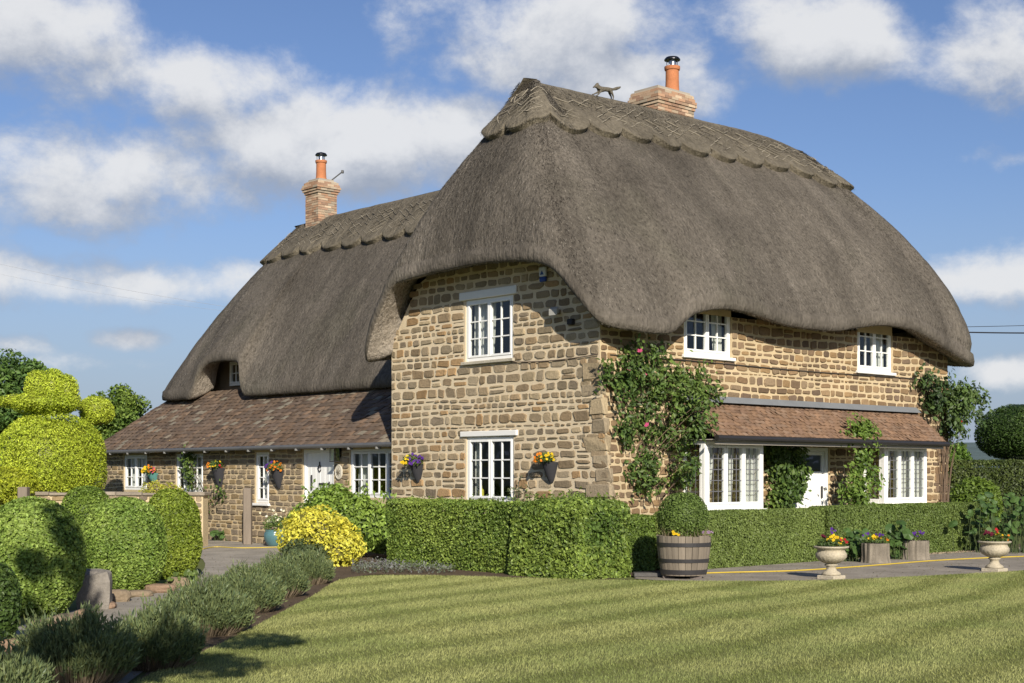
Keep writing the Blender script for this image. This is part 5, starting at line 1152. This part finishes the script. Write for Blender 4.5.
mb = MB(); fbox(mb, FW, y_ - .066, y_ + .066, .064, .198, z_ - .165, z_ + .115); mb.build('glass', M_glass, la)
y_, z_ = on_x(340, 472, WX)[1:]; mb = MB(); n = 20; a = np.linspace(0, 2 * np.pi, n, endpoint=False)
rows = [FW(y_ + r_ * np.cos(a), np.full(n, dd_), z_ + 1.25 * r_ * np.sin(a)) for (r_, dd_) in ((.13, .02), (.13, .04), (.115, .05), (.105, .044))]; i = np.arange(3)[:, None] * n; j = np.arange(n)[None]; j2 = (j + 1) % n
mb.polys(np.concatenate(rows), [list(q) for q in np.stack([i + j, i + j2, i + n + j2, i + n + j], -1).reshape(-1, 4)] + [list(range(3 * n, 4 * n))], (.55, .51, .42)); pl = tag(mb.build('house_plaque', M_stone), 'oval pale stone plaque under the wall lantern', 'plaque')
mb = MB()
for k in range(7): tube(mb, smooth_poly([FW(y_ + .0, .05, z_ - .06), FW(y_ + .03 * math.cos(k * .9), .055, z_ + .02 * math.sin(k)), FW(y_ + .07 * math.cos(k * .9), .05, z_ + .08 * math.sin(k * .9))], 4, False), .006, 5, (.14, .12, .09))
mb.build('carving', M_stone, pl)
# bottle on the window ledge behind the lower gable window
y_ = G2[1] - .24; mb = MB(); lathe(mb, [(0, 0), (.045, 0), (.05, .02), (.05, .13), (.045, .16), (.016, .19), (.016, .24), (.02, .25), (0, .25)], A3(.16, y_, G2[2] + .06), 18, (.55, .50, .06)); tag(mb.build('bottle', M_plain, smooth=True), 'yellow bottle standing inside the lower gable window', 'bottle')
mb = MB(); fbox(mb, Fr((0, 0, 0), (0, 1, 0), (-1, 0, 0)), G2[0], G2[1], -.32, -.142, G2[2] + .02, G2[2] + .058, WHT); mb.build('window_ledge', M_white, cot)
# ---- barrel planter with box ball
b = gpt(686, 580) + FV * .3; ba = thing('barrel_planter', 'half whisky barrel with black hoops holding a clipped box ball', 'planter', b)
bR = 26.5 / FPX * float((b - CAM) @ FV); bH = .60
bf = lambda z: bR * (.80 + .22 * math.sin(min(z / bH, 1) * 1.35 + .15))
mb = MB(); ns = 24; pr_ = [0, .09, .2, .32, .44, .54, bH]
r_ = np.random.default_rng(2)
for k in range(ns):
    a0, a1 = 2 * np.pi * k / ns + .008, 2 * np.pi * (k + 1) / ns - .008; c = A3(.215, .18, .14) * r_.uniform(.7, 1.15); dz = r_.uniform(-.01, .008); dr_ = r_.uniform(-.003, .004)
    vs = []
    for z in pr_:
        for (aa_, q) in ((a0, 1), ((a0 + a1) / 2, 1.006), (a1, 1), (a1, .9), (a0, .9)): rr_ = (bf(z) + dr_) * q; vs.append(b + A3(rr_ * math.cos(aa_), rr_ * math.sin(aa_), .06 + z + dz * (z > .5)))
    F_ = []
    for m in range(len(pr_) - 1):
        for q in range(5): F_.append([m * 5 + q, m * 5 + (q + 1) % 5, m * 5 + 5 + (q + 1) % 5, m * 5 + 5 + q])
    F_ += [[0, 4, 3, 2, 1], [30, 31, 32, 33, 34]]; mb.polys(vs, F_, c)
mb.build('staves', M_wood, ba)
for (za, zb) in ((.44, .50), (.20, .255), (.02, .09)):
    mb = MB(); lathe(mb, [(bf(za) * 1.003, .06 + za), (bf(za) * 1.022 + .002, .06 + za), (bf(zb) * 1.022 + .002, .06 + zb), (bf(zb) * 1.003, .06 + zb)], b, 48, (.035, .033, .035)); mb.build('hoop', M_metal, ba, smooth=False)
mb = MB(); lathe(mb, [(0, .055), (bR * .74, .055), (bR * .7, .07)], b, 24, (.05, .04, .03))
for a in (0, 2.1, 4.2): bev(mb, Fr(b + A3(math.cos(a + .5) * bR * .6, math.sin(a + .5) * bR * .6, 0), RV, FV), -.09, .09, -.06, .06, .004, .058, (.12, .1, .09), .008)
mb.build('foot', M_wood, ba)
mb = MB(); lathe(mb, [(0, .62), (bR * .9, .60), (bR * .92, .54)], b, 24, (.06, .045, .03)); mb.build('earth', M_soil, ba)
zc = zat(*(b[:2]), 517); bush('', '', '', A3(b[0], b[1], zc), (.385, .385, .385), 9000, .034, (.085, .135, .03), (.15, .215, .05), exp=2.2, zmin=-.97, parent=ba, depth=.06, amp=.045, part='box_ball')
mb = MB(); n = 260; th = rng.uniform(0, 2 * np.pi, n); q = rng.uniform(.5, .95, n) * bR; P = b + np.c_[q * np.cos(th), q * np.sin(th), np.full(n, .63)]; dr_ = rng.normal(0, .06, (n, 3)) + A3(0, 0, .12)
mb.add(np.stack([P - RV * .003, P + RV * .003, P + dr_], 1).reshape(-1, 3), np.arange(n * 3).reshape(-1, 3), np.repeat(A3(.24, .19, .11) * rng.uniform(.6, 1.2, (n, 1)), 3, 0)); mb.build('dry_stalks', M_leaf, ba)
mb = MB(); flowers(mb, [b - FV * bR * .8 - RV * (.2 + rng.normal(0, .05)) + A3(0, 0, .68 + rng.uniform(-.03, .1)) for _ in range(7)], .028, [YEL]); flowers(mb, [b - FV * bR * .7 + RV * (.34 + rng.normal(0, .04)) + A3(0, 0, .72) for _ in range(4)], .03, [(.3, .2, .3)]); mb.build('blossom', M_flower, ba)
mb = MB(); bev(mb, Fr(b - RV * .55 + FV * .25, RV, FV), -.2, .25, -.15, .15, .013, .075, (.10, .095, .09), .012); tag(mb.build('slate_slab', M_stone), 'dark flat slab lying on the path at the left foot of the barrel', 'slab')
# ---- stone urns
def urn(label, px, py, cols, seed, zs=1.0):
    b = gpt(px, py) + FV * .12; root = thing('stone_urn', label, 'urn', b, 'pale stone urns at the edge of the path')
    mb = MB(); bev(mb, Fr(b, (1, 0, 0), (0, 1, 0)), -.155, .155, -.155, .155, .004, .065, (.42, .37, .28), .01); mb.build('plinth', M_stone, root)
    pr = [(.0, .065), (.14, .066), (.145, .09), (.12, .115), (.085, .135), (.07, .17), (.075, .2), (.10, .212), (.10, .228), (.08, .24), (.13, .26), (.19, .295), (.225, .345), (.235, .39), (.215, .415), (.205, .435), (.21, .46), (.255, .478), (.265, .492), (.262, .505), (.235, .508), (.2, .49), (.19, .46), (0, .45)]
    mb = MB(); k = 60; th = np.linspace(0, 2 * np.pi, k, endpoint=False); V = []
    for (r_, z) in pr:
        g_ = 1 + (.05 * np.abs(np.sin(th * 10)) if .25 < z < .36 and r_ > .12 else 0 * th) + (.02 * np.sin(th * 24) if .47 < z < .5 and r_ > .24 else 0)
        V.append(b + np.c_[r_ * g_ * np.cos(th), r_ * g_ * np.sin(th), np.full(k, z * zs)])
    i = np.arange(len(pr) - 1)[:, None] * k; j = np.arange(k)[None]; j2 = (j + 1) % k; vv = np.concatenate(V)
    mb.add(vv, np.stack([i + j, i + j2, i + k + j2, i + k + j], -1).reshape(-1, 4), A3(.40, .35, .26) * (.75 + .5 * fbm(vv * 7, 3))[:, None]); mb.build('bowl', M_stone, root, smooth=True)
    mb = MB(); c_ = b + A3(0, 0, .53); P, Q = ell_pts(c_, (.22, .22, .13), 420, 2, -.3, .1, .05, 4); leaves(mb, P, Q, .06, (.06, .10, .025), (.12, .17, .04), .4, .8); mb.build('foliage', M_leaf, root)
    mb = MB(); r_ = np.random.default_rng(seed)
    for (x, z, c, m) in cols: flowers(mb, [c_ + RV * (x + r_.normal(0, .035)) - FV * r_.uniform(0, .18) + A3(0, 0, z + r_.normal(0, .025)) for _ in range(m)], .027, [c])
    mb.build('blossom', M_flower, root); return root
urn('weathered stone urn of yellow and red pansies at the lawn edge, nearer the barrel', 833, 580, [(.02, .1, YEL, 14), (-.12, .12, MAR, 5), (.17, .1, RED, 4), (0, .2, PUR, 4), (.1, .03, YEL, 5)], 3)
urn('stone urn of dark red and yellow flowers at the right end of the path', 997, 572.5, [(-.12, .12, MAR, 9), (.08, .08, YEL, 5), (.18, .05, ORA, 3), (-.02, .14, RED, 4)], 5)
# ---- tree stump planters
def stump(label, px, py, r0, h, cols, seed):
    b = gpt(px, py) + FV * r0; root = thing('stump_planter', label, 'planter', b, 'tree stump planters before the hedge')
    k = 40; th = np.linspace(0, 2 * np.pi, k, endpoint=False); V = []; r_ = np.random.default_rng(seed)
    for (q, z) in ((1.08, .012), (1.02, .06), (.99, h * .4), (1.0, h * .7), (1.01, h), (.8, h), (.78, h - .06), (0.01, h - .06)):
        w = 1 + .32 * (fbm(np.c_[np.cos(th) * 2, np.sin(th) * 2, np.full(k, z * 1.2 + seed)], 3) - .5) + .04 * np.sin(th * 13 + seed) * (q > .9); V.append(b + np.c_[r0 * q * w * np.cos(th), r0 * q * w * np.sin(th), np.full(k, z)])
    i = np.arange(7)[:, None] * k; j = np.arange(k)[None]; j2 = (j + 1) % k; mb = MB(); vv = np.concatenate(V); mb.add(vv, np.stack([i + j, i + j2, i + k + j2, i + k + j], -1).reshape(-1, 4), A3(.19, .165, .13) * (.5 + 1.0 * fbm(vv * A3(16, 16, 5), 3))[:, None]); mb.build('stump', M_stem, root)
    mb = MB(); c_ = b + A3(0, 0, h + .03); P, Q = ell_pts(c_, (r0 * .95, r0 * .95, .12), 320, 2, -.2, .1, .04, 4); leaves(mb, P, Q, .05, (.06, .10, .025), (.11, .16, .035), .45, .8); mb.build('foliage', M_leaf, root)
    mb = MB()
    for (x, z, c, m) in cols: flowers(mb, [c_ + RV * (x + r_.normal(0, .04)) - FV * r_.uniform(0, r0 * .7) + A3(0, 0, z + r_.normal(0, .02)) for _ in range(m)], .026, [c])
    mb.build('blossom', M_flower, root)
stump('stump planter with yellow pansies in front of the right hedge', 879, 564, .23, .36, [(-.05, .07, YEL, 12), (-.14, .13, PUR, 4), (.1, .12, PUR, 5), (.15, .07, ORA, 2)], 3)
stump('wider stump planter with purple pansies in front of the right hedge', 918, 560.5, .27, .36, [(.0, .1, PUR, 9), (.12, .1, PUR, 6), (-.12, .1, PUR, 5)], 6)
# ---- hose lying along the back of the path
hp = [gpt(*q, .02) for q in ((700, 573.5), (730, 572.5), (790, 571), (840, 568), (880, 565), (930, 561), (975, 558.5), (1024, 556.5), (1090, 554))]
mb = MB(); tube(mb, smooth_poly(hp, 8, False) + A3(0, 0, .004), .011, 6, (.5, .36, .04)); tag(mb.build('yellow_hose', M_plain), 'yellow garden hose lying along the back edge of the path', 'hose')
hp = [gpt(*q, .02) for q in ((300, 546), (270, 547.5), (240, 548), (216, 547), (203, 549))]; mb = MB(); tube(mb, smooth_poly(hp, 8, False) + A3(0, 0, .004), .011, 6, (.5, .38, .06)); tag(mb.build('yellow_hose', M_plain), 'yellow hose lying along the foot of the wing wall', 'hose')
mb = MB(); n = 2600; P = np.array([gpt(rng.uniform(-20, 420), rng.uniform(556, 683)) for _ in range(n)]); P = P[~inpoly(P[:, :2], lp)]; P[:, 2] = .02; n = len(P)
leaves(mb, P, np.tile(A3(0, 0, 1), (n, 1)), .03, (.16, .11, .06), (.10, .12, .05), .5, .3, .35); Pp = np.array([A3(rng.uniform(-1, 16), rng.uniform(-4.6, -1.4), .018) for _ in range(900)]); Pp = Pp[~inpoly(Pp[:, :2], lp)]
leaves(mb, Pp, np.tile(A3(0, 0, 1), (len(Pp), 1)), .03, (.20, .14, .07), (.12, .13, .05), .5, .3, .35); kind(tag(mb.build('leaf_litter', M_leaf, org=A3(0, 0, 0)), 'scattered dry leaves and bits on the paths and bed soil', 'leaf litter'), 'stuff')
# gravel strip before the right hedge
mb = MB(); n = 1500; P = np.array([gpt(rng.uniform(890, 1000), 0) if 0 else A3(rng.uniform(5.6, 11.5), rng.uniform(-1.55, -1.3), .008) for _ in range(n)]); v = rnd3(n * 4).reshape(n, 4, 3) * rng.uniform(.012, .03, (n, 1, 1)); v[:, :, 2] = np.abs(v[:, :, 2]); v += P[:, None]
mb.add(v.reshape(-1, 3), (np.arange(n)[:, None, None] * 4 + np.array([[0, 1, 2], [0, 2, 3], [0, 3, 1], [1, 2, 3]])[None]).reshape(-1, 3), np.repeat(A3(.36, .29, .2) * rng.uniform(.6, 1.2, (n, 1)), 4, 0)); kind(tag(mb.build('gravel', M_stone), 'pale gravel strip at the foot of the right hedge', 'gravel'), 'stuff')
# ---- overhead cables
def cable(label, a, b, sag, r, c=(.03, .03, .035)):
    t = np.linspace(0, 1, 30)[:, None]; p = a + (b - a) * t; p[:, 2] -= sag * 4 * (t * (1 - t))[:, 0]; mb = MB(); tube(mb, p, r, 5, c, False); tag(mb.build('overhead_cable', M_plain), label, 'cable', 'overhead cables')
cable('thick dark cable leaving the right end of the thatch across the sky', at_d(955, 332, 33.5), at_d(1200, 329, 30), .05, .016)
cable('thin cable just above the thick one at the right end of the thatch', at_d(955, 327, 33.6), at_d(1200, 318, 31), .03, .007)
cable('faint cable sloping across the left sky down to the wing roof', at_d(-150, 226, 52), at_d(262, 312, 47), .25, .0045, (.3, .31, .34))
cable('fainter lower cable sloping across the left sky to the wing roof', at_d(-150, 236, 53), at_d(262, 315, 47.5), .35, .003, (.3, .31, .34))
